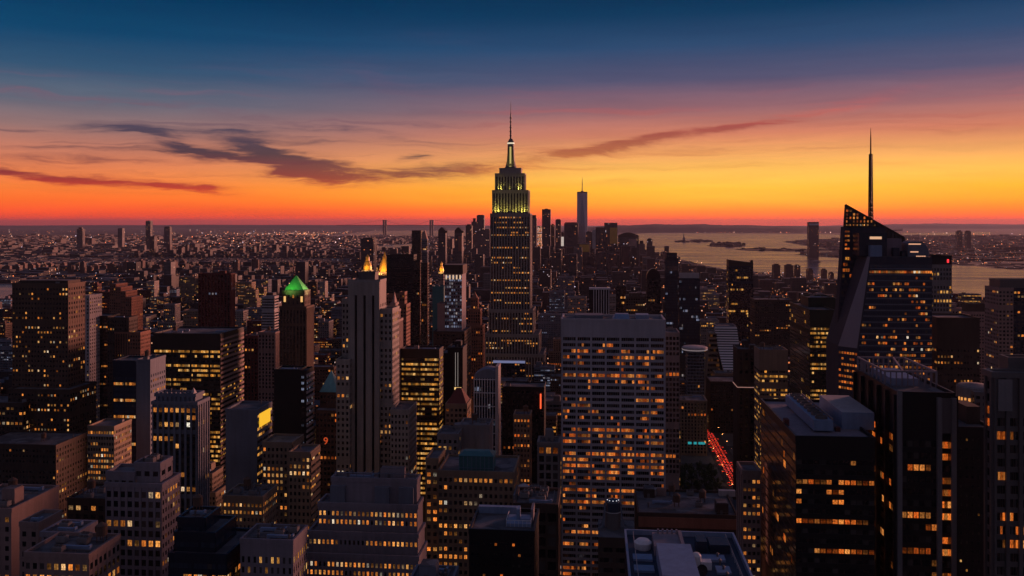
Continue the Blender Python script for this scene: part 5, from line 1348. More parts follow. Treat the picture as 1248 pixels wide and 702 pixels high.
def low_front(b, e, org, rg):
    t = b['T'][0]; m = MB(); m.box(t['x0'], t['x1'], t['y0'] - .9, t['y0'] - .35, t['z1'] - 5.5, t['z1'] - .7); m.build('fascia', WALL['terracotta'], e, org)
    box_parts('roof_hoarding', [(gx(786, 455), gx(800, 455), 455, 457, t['z1'] + .1, t['z1'] + 3.4), (gx(876, 458), gx(896, 458), 457, 459.5, t['z1'] + .1, t['z1'] + 3.0)], WALL['pale'], e, org)
    p = MB(); p.box(gx(801, 455), gx(812, 455), 455, 456, t['z1'] + .1, t['z1'] + 4); p.build('roof_sign', WALL['pink'], e, org)
H('low_block', 'low wide block with brown fascia and dark cluttered roof behind the blue rooftop', 'the low brown-fascia block', [(778, 899, 629, 425, 38)], 'umber', S('grid', bay=3, top=8, fh=4), None, 655, .35, 'amber', 7, low_front)
H('dark_tower', 'black block with few tiny lights and pool-like plant deck at the bottom edge', 'the plant-deck black block', [(572, 651, 650, 270, 21)], 'black', S('punch', bay=1.9, ww=.4, wh=.25, fh=3.2, corr=False, run=1), None, 702, .12, 'orange', 0)
def deck(b, e, org, rg):
    t = b['T'][0]; z = t['z1'] + .05; Y = 276
    m = MB(); m.box(gx(617, Y), gx(647, Y), Y, Y + 9, z, z + 1.0); m.box(gx(628, Y), gx(632, Y), Y + 4, Y + 8, z + 1.0, z + 4.2); m.box(gx(634, Y), gx(646, Y), Y + 2, Y + 4.5, z + 1.0, z + 2.0); m.build('plant_deck', WALL['bluemetal'], e, org)
    r = MB(); 
    for a, c in (((617, Y), (647, Y)), ((617, Y), (617, Y + 9)), ((647, Y), (647, Y + 9))): r.bar((gx(a[0], Y), a[1], z + 2), (gx(c[0], Y), c[1], z + 2), .16)
    for k in range(7): r.bar((gx(617 + 5 * k, Y), Y, z), (gx(617 + 5 * k, Y), Y, z + 2), .12)
    r.build('railing', WALL['white'], e, org)
    l = MB(); l.box(t['x0'] + .5, t['x1'] - 7, t['y1'] - 3, t['y1'] - 1, z, z + 2.2); l.build('roof_screen', WALL['bluemetal'], e, org)
    g = MB(); g.box(gx(646, Y), gx(649, Y), Y + 3, Y + 10, z, z + 4.6); g.build('stair_tower', WALL['lavender'], e, org)
BLDS[-1]['extra'] = deck
H('frame_building', 'grey building of open concrete frames right of the plant-deck black block', 'the grey frame building', [(627, 679, 617, 335, 20)], 'umber', S('piers', bay=4.0, ww=.76, wh=.7, sill=.12, fh=4.6, pr=.5, sp=.35, pw=.6), None, 690, .04, 'orange', 4)
H('low_block', 'low block with pale blue cluttered roof at the bottom edge beside the plant-deck black block', 'the pale cluttered roof', [(497, 549, 716, 240, 13)], 'slate', S('grid'), None, 702, .2, gear=9)
H('brick_block', 'brown brick grid block with dim windows right of the round-cornered grey block', 'the dim brick grid block', [(626, 646, 507, 600, 15)], 'buff', S('grid', bay=2.1, ww=.5, wh=.5, fh=3.4), None, 555, .35, 'orange', 1)
H('stone_block', 'small pale-corniced block beside the broad seven-bay slab', 'the pale-corniced block', [(656, 681, 541, 520, 14)], 'grey', S('piers', bay=3.6, ww=.7, wh=.7, fh=5), None, 570, .06, 'orange', 2)
def neon(b, e, org, rg):
    t = b['T'][0]; m = MB(); x = gx(659, 700); m.box(x - .5, x + .5, 698.5, 699.5, gz(499, 0, 700), gz(481, 0, 700)); m.build('neon_strip', emit_mat('neon_red', (1, .10, .03), 1.6), e, org)
H('dark_tower', 'black block with vertical red neon strip on its front left of the broad seven-bay slab', 'the red-neon black block', [(612, 663, 473, 701, 24)], 'black', S('punch', corr=False), None, 510, .03, 'orange', 2, neon)
H('low_block', 'small block with pale domed tank on its roof above the grey frame building', 'the domed-tank block', [(626, 662, 607, 410, 16)], 'slate', S('grid'), None, 618, .05, gear=3)
def domed(b, e, org, rg):
    t = b['T'][0]; m = MB(); m.lathe(gx(638, 415), 417, [(3.2, t['z1']), (3.2, t['z1'] + 2.2), (2.6, t['z1'] + 3.6), (1.2, t['z1'] + 4.4), (.05, t['z1'] + 4.6)], 18); m.build('domed_tank', WALL['pale'], e, org, True)
BLDS[-1]['extra'] = domed

def blue_roof(b, rg):
    z = 190.0; x0, x1, y0, y1 = 6.6, 30.6, 150.0, 200.0
    org = ((x0 + x1) / 2, 180, 0); e = empty(b['name'], org, b['label'], b['cat']); b['ob'] = e
    m = MB(); m.box(x0, x1, y0, y1, 0, z, 0, 1); m.build('wall', [WALL['navy'], wall_mat('dark_roof_membrane', (.035, .05, .08), .6, .35)], e, org)
    p = MB(); q = .35
    p.box(x0 - .1, x1 + .1, y1 - q, y1 + .1, z, z + 1.1); p.box(x0 - .1, x0 + q, y0, y1 - q, z, z + 1.1); p.box(x1 - q, x1 + .1, y0, y1 - q, z, z + 1.1); p.build('parapet', WALL['bluemetal'], e, org)
    m = MB(); m.box(12.6, 19.6, 168, 185, z + .02, z + 3.6, 0, 0); m.build('plant_house', WALL['bluemetal'], e, org)
    m = MB(); m.box(12.4, 18.6, 187.5, 196, z + .02, z + 2.0); m.box(18.0, 18.7, 186, 196, z + 2.0, z + 2.6)
    for k in range(5): m.box(13.5 + k, 13.9 + k, 195.2, 195.8, z + 2.0, z + 2.9)
    m.build('cable_tray_roof', WALL['lavender'], e, org)
    m = MB(); m.lathe(10.2, 191.5, [(1.7, z + .02), (1.9, z + 1.4), (1.2, z + 2.0), (.1, z + 2.1)], 20); m.build('round_vent', WALL['white'], e, org)
    m = MB(); m.lathe(20.4, 181.5, [(1.0, z + .02), (1.0, z + 2.6), (.6, z + 3.1), (.05, z + 3.2)], 16); m.box(21.3, 23.4, 180.6, 182.6, z + .02, z + 1.6); m.build('boiler', WALL['white'], e, org)
    d = MB(); cx, cy, cz = 20.8, 175.4, z + 1.9
    nrm = Vector((-.5, -.7, .5)).normalized(); u = nrm.cross(Vector((0, 0, 1))).normalized(); v = nrm.cross(u)
    ringo = lambda r, o: [tuple(Vector((cx, cy, cz)) + nrm * o + (u * math.cos(a) + v * math.sin(a)) * r) for a in [2 * math.pi * k / 16 for k in range(16)]]
    d.prism(ringo(.1, -.5), ringo(.8, -.3), 0, False); d.prism(ringo(.8, -.3), ringo(1.2, 0), 0, False); d.prism(ringo(1.2, .03), ringo(.8, -.25), 0, False); d.prism(ringo(.8, -.25), ringo(.1, -.45), 0, True)
    d.bar((cx, cy, z), tuple(Vector((cx, cy, cz)) - nrm * .4), .25); d.build('satellite_dish', WALL['black'], e, org)
    s = MB()
    for (a0, a1, b0, b1) in ((7.8, 11.8, 172, 175), (7.8, 11.8, 178, 181), (7.8, 11.8, 184, 187), (20.6, 26.8, 172.5, 176), (20.6, 26.8, 185, 188), (24.2, 27.0, 178.5, 182), (8, 11.5, 166, 169), (20.6, 27, 166, 169)):
        s.box(a0, a1, b0, b1, z + .02, z + .5)
    s.build('skylight', WALL['bluemetal'], e, org)
    r = MB()
    for X in (8.4, 28.6):
        r.bar((X, y0, z + 1.3), (X, y1 - 1.5, z + 1.3), .07); r.bar((X, y0, z + .7), (X, y1 - 1.5, z + .7), .05)
        for k in range(16): r.bar((X, y0 + k * 3.2, z), (X, y0 + k * 3.2, z + 1.35), .07)
    r.build('railing', WALL['pale'], e, org)
    for k in range(7):
        c = MB(); c.lathe(25.6 + .25 * math.sin(k), 170 + 3.4 * k, [(.22, z), (.22, z + 1.0), (.4, z + 1.05), (.05, z + 1.4)], 8); c.build('vent_stack', WALL['steel'], e, org)
    k_ = MB(); k_.box(24.2, 28.4, 190, 195, z + .02, z + 1.8); k_.box(21.4, 23.6, 190, 194, z + .02, z + 2.4); k_.build('cooling_unit', WALL['navy'], e, org)
custom('rooftop_building', 'building seen from above with blue metal rooftop, plant house and satellite dish at bottom centre', 'the blue rooftop', 702, blue_roof, [dict(x0=6.6, x1=30.6, y0=150, y1=200, z0=0, z1=190)])
def turret(b, rg):
    Y = 240.0; cx, cy = gx(747, Y + 3), Y + 3.2; r = 2.15
    z = lambda py: gz(py, cx, Y)
    org = (cx, cy, 0); e = empty(b['name'], org, b['label'], b['cat']); b['ob'] = e
    t = dict(x0=gx(729, Y - 5), x1=gx(775, Y - 5), y0=Y - 5, y1=Y + 9, z0=0, z1=gz(655, cx, Y - 5))
    m = MB(); m.box(t['x0'], t['x1'], t['y0'], t['y1'], 0, t['z1'], 0, 1); wins = []
    facade(m, wins, 'F', t, S('ribbon', bay=1.4, every=3, fh=2.7, wh=.45, top=2), .3, 'orange', 100, rg, 0)
    m.build('wall', [WALL['umber'], ROOF], e, org)
    place_windows(e, org, [(w[1], t['y0'] - .06, w[2], w[3], w[4], w[5], w[6]) for w in wins], 60)
    m = MB(); m.lathe(cx, cy, [(r, t['z1']), (r, z(628)), (r + .12, z(627.6)), (r + .12, z(626.6))], 28); m.build('turret', WALL['steel'], e, org, True)
    m = MB(); m.lathe(cx, cy, [(r * .95, z(626.6)), (r * .92, z(616)), (r * .7, z(613)), (.3, z(612))], 24); m.build('glass_drum', GLASSB, e, org, True)
    m = MB(); m.lathe(cx, cy, [(r + .16, z(627.5)), (r + .16, z(626.8))], 28); m.build('rim', WALL['white'], e, org)
    l = MB()
    for k in range(5):
        a = math.pi * (1.1 + .2 * k); x, y = cx + r * .75 * math.cos(a), cy + r * .75 * math.sin(a); l.lathe(x, y, [(.02, z(613.6)), (.16, z(613)), (.02, z(612.4))], 6)
    l.build('crown_lamp', emit_mat('turret_lamp', (.9, .9, 1), 1.0), e, org)
    for s_ in (-1, 1):
        f = MB(); N = 8
        pts = [(cx + s_ * (r + .1 + 1.9 * (1 - math.cos(math.pi / 2 * k / N))), t['z1'] + 6.0 * (1 - math.sin(math.pi / 2 * k / N)) ** 1.4) for k in range(N + 1)]
        for (xa, za), (xb, zb) in zip(pts, pts[1:]): f.bar((xa, cy - 1.6, za), (xb, cy - 1.6, zb), .4); f.bar((xa, cy + 1.6, za), (xb, cy + 1.6, zb), .4)
        f.build('curved_buttress', WALL['slate'], e, org)
custom('turret_building', 'dark building with round glass-topped turret beside the blue rooftop', 'the round turret', 702, turret, [occbox(737, 757, 613, 241, 5), occbox(729, 775, 655, 235, 14)])

# ---- far skyline
def F(name, label, nick, xl, xr, yt, Y, d=40, ybot=305, m=None, extra=None, cat='building', group=None):
    b = H(name, label, nick, [(xl, xr, yt, Y, d)], far=m or FART, ybot=ybot, extra=extra, cat=cat, group=group); return b
def wtc(b, rg):
    Y = 5870.0; x0, x1 = gx(703, Y), gx(716, Y); w = x1 - x0; zt = gz(235, x0, Y); zb = 40; cx, cy = (x0 + x1) / 2, Y + w / 2
    org = (cx, cy, 0); e = empty(b['name'], org, b['label'], b['cat']); b['ob'] = e
    h = w / 2; m = MB(); fm = [wall_mat('bluish_mirror_glass', (.30, .30, .36), .22, .1, .6), WALL['navy']]; fm[0].node_tree.nodes['Principled BSDF'].inputs['Metallic'].default_value = .75
    m.box(cx - h, cx + h, cy - h, cy + h, 0, zb, 1)
    B = [(cx - h, cy - h, zb), (cx + h, cy - h, zb), (cx + h, cy + h, zb), (cx - h, cy + h, zb)]; q = h * .98
    A = [(cx, cy - q, zt), (cx + q, cy, zt), (cx, cy + q, zt), (cx - q, cy, zt)]
    for i in range(4):
        j = (i + 1) % 4
        m.poly([B[i], B[j], A[i]]); m.poly([B[j], A[j], A[i]])
    m.poly(A); m.build('shaft', fm, e, org)
    k = MB(); k.prism([(p[0], p[1], zt) for p in A], [(p[0], p[1], zt + 8) for p in A]); k.build('parapet', WALL['navy'], e, org)
    a = MB(); a.lathe(cx, cy, [(9, zt + 8), (9, zt + 14), (3, zt + 15), (2.4, zt + 60), (1.6, gz(219, x0, Y)), (.2, gz(215, x0, Y))], 10); a.build('spire', WALL['steel'], e, org)
custom('skyline_tower', 'tapering mirror-glass tower with thin spire, highest of the far downtown group', 'the tapering downtown tower', 285, wtc, [occbox(703, 716, 235, 5870, 70)])
def cap_box(fr, h):
    def f(b, e, org, rg):
        t = b['T'][0]; w = t['x1'] - t['x0']; d = t['y1'] - t['y0']; m = MB()
        m.box(t['x0'] + w * fr, t['x1'] - w * fr, t['y0'] + d * fr, t['y1'] - d * fr, t['z1'] + .1, t['z1'] + h); m.build('penthouse', WALL['bronze'], e, org)
    return f
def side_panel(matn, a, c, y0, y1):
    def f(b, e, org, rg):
        t = b['T'][0]; m = MB(); w = t['x1'] - t['x0']; m.box(t['x0'] + w * a, t['x0'] + w * c, t['y0'] - 4, t['y0'] - .5, gz(y1, t['x0'], t['y0']), gz(y0, t['x0'], t['y0'])); m.build('painted_sun_panel', WALL[matn], e, org)  # added panel whose colour stands in for low sun on the face
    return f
def round_cap(b, e, org, rg):
    t = b['T'][0]; m = MB(); N = 10; x0, x1 = t['x0'], t['x1']; h = 28
    P = [(x0 + (x1 - x0) * k / N, t['z1'] + h * math.sin(math.pi * (.25 + .55 * k / N)) * (.6 + .4 * math.sin(math.pi * k / N))) for k in range(N + 1)]
    for (xa, za), (xb, zb) in zip(P, P[1:]): m.quad((xa, t['y0'], za), (xb, t['y0'], zb), (xb, t['y1'], zb), (xa, t['y1'], za)); m.quad((xa, t['y0'], t['z1']), (xb, t['y0'], t['z1']), (xb, t['y0'], zb), (xa, t['y0'], za)); m.quad((xb, t['y1'], t['z1']), (xa, t['y1'], t['z1']), (xa, t['y1'], za), (xb, t['y1'], zb))
    m.build('curved_roof', WALL['bronze'], e, org)
F('skyline_tower', 'distant slim tower with narrow cap just right of the tallest spire', 'the capped far tower', 647.5, 654, 266, 5900, 40, 292, extra=cap_box(.12, 22))
F('skyline_tower', 'distant block of glowing windows between the capped slim tower and the flat-topped one', 'the glowing far block', 655, 660, 276, 6000, 40, 292, m=far_mat('bright_far_facade', 5, 6, .5, 1.3, _city, _warm))
F('skyline_tower', 'broad flat-topped distant tower, second highest of the far downtown group', 'the second highest far tower', 660.5, 671, 255, 5800, 50, 300, extra=cap_box(.3, 4))
F('skyline_tower', 'short distant tower squeezed between two taller flat-topped ones downtown', 'the squeezed far tower', 671.3, 676, 274, 5850, 40, 296, extra=cap_box(.2, 6))
F('skyline_tower', 'slim dark distant tower with pale strip of light at its right foot', 'the pale-footed far tower', 677, 683.5, 268, 5700, 40, 295, extra=cap_box(.15, 5))
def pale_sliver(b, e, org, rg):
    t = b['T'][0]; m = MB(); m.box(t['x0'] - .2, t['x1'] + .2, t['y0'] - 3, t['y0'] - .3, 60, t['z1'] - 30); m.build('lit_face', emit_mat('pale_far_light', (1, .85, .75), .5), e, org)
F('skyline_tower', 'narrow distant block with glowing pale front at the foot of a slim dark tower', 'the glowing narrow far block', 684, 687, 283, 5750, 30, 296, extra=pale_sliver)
F('skyline_tower', 'wide dark brown distant block directly left of the tapering downtown tower', 'the wide brown far block', 687.5, 704.5, 272, 5550, 60, 305, extra=cap_box(.08, 6))
F('skyline_tower', 'low dark distant block at the right foot of the tapering downtown tower', 'the low far block', 714, 722, 283, 5600, 50, 302, extra=cap_box(.2, 5))
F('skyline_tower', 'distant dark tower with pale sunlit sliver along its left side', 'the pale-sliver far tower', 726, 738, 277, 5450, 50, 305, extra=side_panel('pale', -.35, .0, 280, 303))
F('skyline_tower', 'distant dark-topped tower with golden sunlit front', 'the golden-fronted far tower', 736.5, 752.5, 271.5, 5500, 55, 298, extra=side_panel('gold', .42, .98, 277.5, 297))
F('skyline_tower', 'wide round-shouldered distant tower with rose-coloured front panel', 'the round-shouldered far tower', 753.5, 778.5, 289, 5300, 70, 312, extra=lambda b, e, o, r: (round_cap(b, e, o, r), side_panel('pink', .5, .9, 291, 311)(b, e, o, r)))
F('skyline_tower', 'stepped distant block right of the round-shouldered far tower', 'the stepped far block', 778, 786, 297, 5350, 50, 313, extra=cap_box(.22, 18))
F('skyline_tower', 'last dark distant tower beside the harbour water', 'the last far tower', 788.5, 798, 300, 5500, 50, 316, extra=cap_box(.0, 1) if False else None)
F('skyline_tower', 'slim dark distant tower standing on the last block before the harbour water', 'the slim last far tower', 788.7, 795.2, 291.5, 5560, 40, 300, extra=cap_box(.2, 5))
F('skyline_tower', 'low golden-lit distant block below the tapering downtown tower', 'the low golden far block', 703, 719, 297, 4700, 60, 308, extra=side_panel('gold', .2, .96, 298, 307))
F('skyline_tower', 'tall flat distant tower, highest of the group left of the tallest spire', 'the highest left far tower', 581, 590, 262.5, 6100, 45, 290, extra=cap_box(.1, 4))
F('skyline_tower', 'distant tower with small domed top left of the highest left far tower', 'the small-domed far tower', 574.5, 581, 270, 6300, 45, 288, extra=cap_box(.25, 24))
F('skyline_tower', 'broad low distant tower at the left end of the group beside the tallest spire', 'the left-end far tower', 567.5, 575, 275, 6200, 45, 290, extra=cap_box(.2, 10))
F('skyline_tower', 'distant slab leaning into haze close to the left side of the tallest spire', 'the close left far slab', 590, 597, 280, 6000, 45, 295, extra=cap_box(.1, 5))
F('rounded_tower', 'dark mid-distance tower with curved roof above the blue-lit slab', 'the curved-roof tower', 534, 543, 284, 4200, 50, 315, extra=round_cap)
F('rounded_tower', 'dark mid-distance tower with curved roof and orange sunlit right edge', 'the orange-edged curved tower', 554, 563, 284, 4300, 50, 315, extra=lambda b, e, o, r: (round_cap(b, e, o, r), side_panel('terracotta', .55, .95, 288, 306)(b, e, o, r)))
F('mid_block', 'dark block left of the curved-roof towers above the glowing gold pyramid roof', 'the dark block above the gold roof', 440, 455, 291, 4000, 60, 308, extra=cap_box(.12, 5))
F('skyline_tower', 'tall slim lone tower on the far left horizon', 'the tall slim horizon tower', 177.5, 183.3, 269.5, 8500, 45, 303, extra=cap_box(.1, 5))
F('skyline_tower', 'shorter horizon tower right of the tall slim lone one', 'the shorter horizon tower', 200, 207, 277, 8500, 45, 300, extra=cap_box(.1, 8))
F('skyline_tower', 'small dark tower with stepped top near the left end of the horizon', 'the stepped horizon tower', 93.5, 100.5, 279, 8500, 45, 300, extra=cap_box(.22, 16))
F('skyline_tower', 'small flat dark tower left of the tall slim horizon tower', 'the small flat horizon tower', 143.5, 149, 278.5, 8700, 45, 290, extra=cap_box(.1, 4))
def white_cap(b, e, org, rg):
    t = b['T'][0]; m = MB(); m.box(t['x0'] + 1, t['x1'] - 1, t['y0'] - 1.2, t['y0'] - .2, t['z1'] - 26, t['z1'] - 12); m.build('pale_band', WALL['white'], e, org)
F('skyline_tower', 'lone tall tower on the waterfront across the river, left of the faceted glass tower', 'the riverfront lone tower', 986, 998, 270.5, 6981, 60, 312, extra=white_cap)
F('skyline_tower', 'left one of two hazy towers in the lowland right of the faceted glass tower', 'the left hazy tower', 1167, 1173, 282, 9000, 50, 300, extra=cap_box(.2, 10))
F('skyline_tower', 'right one of two hazy towers in the lowland right of the faceted glass tower', 'the right hazy tower', 1178, 1183.5, 282, 9100, 50, 300, extra=cap_box(.2, 8))
for k, (a, c, y, nm) in enumerate(((943, 951, 323, 'rounded riverside block, leftmost of six silhouetted against the water'), (958, 967, 323.5, 'second riverside block from the left silhouetted against the water'),
                                   (970, 975.5, 324, 'slim third riverside block silhouetted against the water'), (985, 991, 328.5, 'fourth riverside block from the left with pale side against the water'),
                                   (1003, 1008, 329, 'dark fifth riverside block near the faceted glass tower'), (1012.5, 1016.5, 333, 'small last riverside block beside the faceted glass tower'))):
    F('riverside_block', nm, 'the riverside block', a, c, y, 3900, 40, 345, m=FARB, extra=cap_box(.2, 5), group='riverside blocks against the water')

for b in BLDS: finish_tiers(b)

# ------------------------------------------------------------------ ordinary blocks between them
rgf = random.Random(11)
AVE = [-2300, -2040, -1780, -1520, -1270, -1130, -960, -820, -690, -555, -415, -275, -140, 141, 425, 700, 980, 1250]
hero_boxes = [(t['x0'], t['x1'], t['y0'], t['y1']) for b in BLDS for t in b['T'] + b.get('occ', [])]
def clash(x0, x1, y0, y1, mg=1.5):
    return any(x0 < h[1] + mg and x1 > h[0] - mg and y0 < h[3] + mg and y1 > h[2] - mg for h in hero_boxes)
HERO = [b for b in BLDS]
def top_limit(l, r, Y):
    """lowest picture row that a block at this place may reach, so that it hides no part of a tower the photograph shows"""
    lim = 0
    for b in HERO:
        if b['Y'] > Y and b['px0'] < r - 1 and b['px1'] > l + 1: lim = max(lim, b['ybot'])
    return lim
CAND = []
for ai in range(len(AVE) - 1):
    xa, xb = AVE[ai] + 14, AVE[ai + 1] - 14
    for k in range(2, 30):
        for half in (0, 1):
            ya = k * 80 + 10 + half * 31; x = xa
            while x < xb - 12:
                w = rgf.uniform(20, 52); x1 = min(x + w, xb)
                if xb - x1 < 12: x1 = xb
                y1 = ya + rgf.uniform(24, 29)
                l, r = proj(x, ya, 0)[0], proj(x1, ya, 0)[0]; l2, r2 = proj(x, y1, 0)[0], proj(x1, y1, 0)[0]; l, r = min(l, l2), max(r, r2)
                park = 18 < x < 126 and 840 < ya < 935
                if r > -20 and l < 1268 and not clash(x, x1, ya, y1) and not park and not wet((x + x1) / 2, ya) and ya > 230:
                    h = min(120, max(16, rgf.lognormvariate(3.75, .42)))
                    lim = max(top_limit(l, r, ya), 350 if ya < 1900 else 330, 352 if l < 60 else 0)
                    if l < 900 and r > 862 and ya < 1100: lim = max(lim, 600)
                    zmax = gz(lim, (x + x1) / 2, y1) - 6
                    h = min(h, zmax)
                    if h > 12: CAND.append((x + .4, x1 - .4, ya, y1, h))
                x = x1
# painter's pass from far to near: how much of each block the deck can see
boxes = [(t['x0'], t['x1'], t['y0'], t['y1'], t['z0'], t['z1'], -1) for b in BLDS for t in b['T'] + b.get('occ', [])] + [(c[0], c[1], c[2], c[3], 0, c[4], i) for i, c in enumerate(CAND)]
buf = np.full((702, 1248), -2, np.int32)
for bx in sorted(boxes, key=lambda q: -q[2]):
    x0, x1, y0, y1, z0, z1, i = bx
    pt = [proj(x, y, z) for x in (x0, x1) for y in (y0, y1) for z in (z0, z1)]
    l, r = int(max(0, min(p[0] for p in pt))), int(min(1248, max(p[0] for p in pt) + 1)); t_, b_ = int(max(0, min(p[1] for p in pt))), int(min(702, max(p[1] for p in pt)))
    if l < r and t_ < b_: buf[t_:b_, l:r] = i
vis_px = np.bincount(buf[buf >= 0].ravel(), minlength=len(CAND))
order = [i for i in np.argsort(-vis_px) if vis_px[i] > 30]
N_FILL = 122
FILL, MASS = order[:N_FILL], [CAND[i] for i in range(len(CAND)) if i not in set(order[:N_FILL])]
KINDS = [('buff', 'tan brick', 'brick_block'), ('brown', 'brown brick', 'brick_block'), ('umber', 'dark brown', 'brick_block'), ('grey', 'grey concrete', 'concrete_block'), ('limestone', 'pale stone', 'stone_block'), ('steel', 'dark grey', 'office_block'), ('slate', 'blue-grey', 'office_block'), ('maroon', 'dark red brick', 'brick_block'), ('lavender', 'mauve stone', 'stone_block')]
seen_labels = set(b['label'] for b in BLDS)
ANCH = [(b, (b['px0'] + b['px1']) / 2, (min(proj((t['x0'] + t['x1']) / 2, t['y0'], t['z1'])[1] for t in b['T'] + b.get('occ', [])) + b['ybot']) / 2) for b in HERO if b['nick'] != 'the riverside block']
for i in FILL:
    x0, x1, y0, y1, h = CAND[i]; px, py = np.argwhere(buf == i).mean(0)[::-1]
    wk, wn, on = rgf.choice(KINDS); lit = rgf.choice((.04, .08, .14, .22, .34)); ng = rgf.choice((1, 2, 3, 4))
    near = sorted(ANCH, key=lambda a: abs(a[1] - px) + abs(a[2] - py) * 1.1)
    size = 'low' if h < 32 else ('mid-height' if h < 58 else 'tall'); wide = 'narrow ' if x1 - x0 < 26 else ('wide ' if x1 - x0 > 44 else '')
    litn = 'hardly any lit windows' if lit < .06 else ('few lit windows' if lit < .12 else ('scattered amber windows' if lit < .2 else 'many amber windows'))
    lab = None
    for anc in near[:7]:
        nk = anc[0]['nick']; dx, dy = px - anc[1], py - anc[2]
        rel = ('left of' if dx < 0 else 'right of') if abs(dx) > abs(dy) * .8 else ('above' if dy < 0 else 'below')
        for c in (f'{size} {wide}{wn} block {rel} {nk}', f'{size} {wide}{wn} block with {litn} {rel} {nk}'):
            if c not in seen_labels and len(c.split()) <= 16: lab = c; break
        if lab: break
    if lab is None: lab = f'{size} {wide}{wn} block between {near[0][0]["nick"]} and {near[1][0]["nick"]}'
    seen_labels.add(lab)
    big = vis_px[i] > 330
    T = [dict(x0=x0, x1=x1, y0=y0, y1=y1, z0=0., z1=h, st=S(rgf.choice(('grid', 'punch', 'grid', 'piers', 'ribbon')), bay=rgf.uniform(2.4, 3.8), fh=rgf.uniform(3.3, 3.9)), wall=wk, p=lit * 2.0, tint=rgf.choice(('amber', 'amber', 'amber', 'orange', 'yellow', 'yellow', 'white')), par=True)]
    T[0]['ss'] = T[0]['st']
    if h > 34 and x1 - x0 > 24 and rgf.random() < .5:
        a = rgf.uniform(.1, .3); T[0]['z1'] = h * rgf.uniform(.6, .85); T.append(dict(T[0], x0=x0 + (x1 - x0) * a, x1=x1 - (x1 - x0) * rgf.uniform(.05, .3), y0=y0 + 4, y1=y1 - 2, z0=T[0]['z1'], z1=h))
    BLDS.append(dict(name=on, label=lab, nick='', T=T, ybot=int(min(702, np.argwhere(buf == i)[:, 0].max())), gear=ng, extra=None, cat='building', group='ordinary blocks between the towers', glass=0, far=None if vis_px[i] > 120 else MIDF, seed=int(i) + 1000, hero=False, px0=0, px1=0, Y=y0))

make_occ()
for b in BLDS:
    if b.get('custom'): b['custom'](b, random.Random(b['seed']))
    else: construct(b)
print('windows', STAT, 'buildings', len(BLDS), 'candidates', len(CAND), 'shown', len(order))


# ------------------------------------------------------------------ the mass of the city beyond what one can count
m_ = MB(); rgm = random.Random(5)
for (x0, x1, y0, y1, h) in MASS: m_.box(x0, x1, y0, y1, 0, h, 0, r=rgm.random(), skip='D')
tag(m_.build('midtown_blocks', MIDF), kind='stuff')

def block_free(x, y, mg):
    return not any(x < h[1] + mg and x > h[0] - mg and y < h[3] + mg and y > h[2] - mg for h in hero_boxes)
# housing towers in a long row across the river flats
def housing():
    rg = random.Random(21); k = 0; px = -6.0
    while px < 430 and k < 46:
        w = rg.uniform(4.5, 8.5); Y = rg.uniform(4250, 4800); top = rg.uniform(316, 326) + (6 if px < 60 else 0)
        x0, x1 = gx(px, Y), gx(px + w, Y)
        if not wet(x0, Y) and not wet(x1, Y):
            m = MB(); r = rg.random(); z = max(28, gz(top, x0, Y)); d = rg.uniform(18, 30)
            m.box(x0, x1, Y, Y + d, 0, z, 0, r=r, skip='D'); m.box(x0 + (x1 - x0) * .3, x0 + (x1 - x0) * .7, Y + 5, Y + d - 5, z, z + 6, 0, r=r, skip='D')
            o = m.build('housing_tower', FARB, None, ((x0 + x1) / 2, Y, 0))
            tag(o, 'reddish brick housing tower in the long row across the far left flats', 'building', 'brick housing towers on the far left flats'); k += 1
            hero_boxes.append((x0, x1, Y, Y + d))
        px += w + rg.choice((.5, 1.2, 3.5, 5))
housing()

def carpet(name, xr, yr, cell, hfun, seed, m, keep=1.0, okf=None):
    rg = random.Random(seed); mb = MB(); y = yr[0]
    while y < yr[1]:
        c = cell * (1 + (y - yr[0]) / 26000); xl, xh = max(xr[0], gx(-25, y)), min(xr[1], gx(1273, y)); x = math.floor(xl / c) * c
        while x < xh:
            if rg.random() < keep and x > xl - c:
                w, d = c * rg.uniform(.45, .86), c * rg.uniform(.4, .85); x0, y0 = x + rg.uniform(0, c - w), y + rg.uniform(0, c - d)
                cx, cy = x0 + w / 2, y0 + d / 2
                if not wet(cx, cy) and not wet(x0, y0) and not wet(x0 + w, y0) and (okf is None or okf(cx, cy)) and block_free(cx, cy, c * .5):
                    h = hfun(rg, cx, cy)
                    ppx = proj(cx, cy, 0)[0]; zl = gz(float(np.interp(ppx, [0, 430, 440, 770, 790, 860, 940, 1030, 1130, 1160, 1248], [319, 319, 300, 300, 315, 325, 337, 341, 352, 377, 381])) if cy < 6300 else 285, cx, cy)
                    mb.box(x0, x0 + w, y0, y0 + d, 0, max(5, min(h, zl if cy < 9000 else h)), 0, r=rg.random(), skip='D')
            x += c
        y += c
    return tag(mb.build(name, m), kind='stuff')
def h_man(rg, x, y):
    f = max(0, 1 - y / 7500); base = rg.lognormvariate(3.0, .42)
    if rg.random() < .08: base *= rg.uniform(1.8, 3.2)
    if 4300 < y < 6100 and -520 < x < 260 and rg.random() < .35: base = rg.uniform(60, 150)
    return min(base, 165)
def man_ok(x, y): return y < 7300 and x > -0.55 * y
carpet('downtown_blocks', (-4000, 1300), (2410, 7300), 52, h_man, 3, FAR, .93, man_ok)
def h_low(rg, x, y): return rg.lognormvariate(2.5, .35) * (3.0 if rg.random() < .025 else 1)
carpet('eastern_lowrise_city', (-16000, -300), (2500, 17000), 105, h_low, 4, FAR, .82, lambda x, y: not man_ok(x, y))
carpet('western_lowrise_city', (300, 11000), (4700, 19000), 120, h_low, 6, FAR, .75, lambda x, y: x > 700)

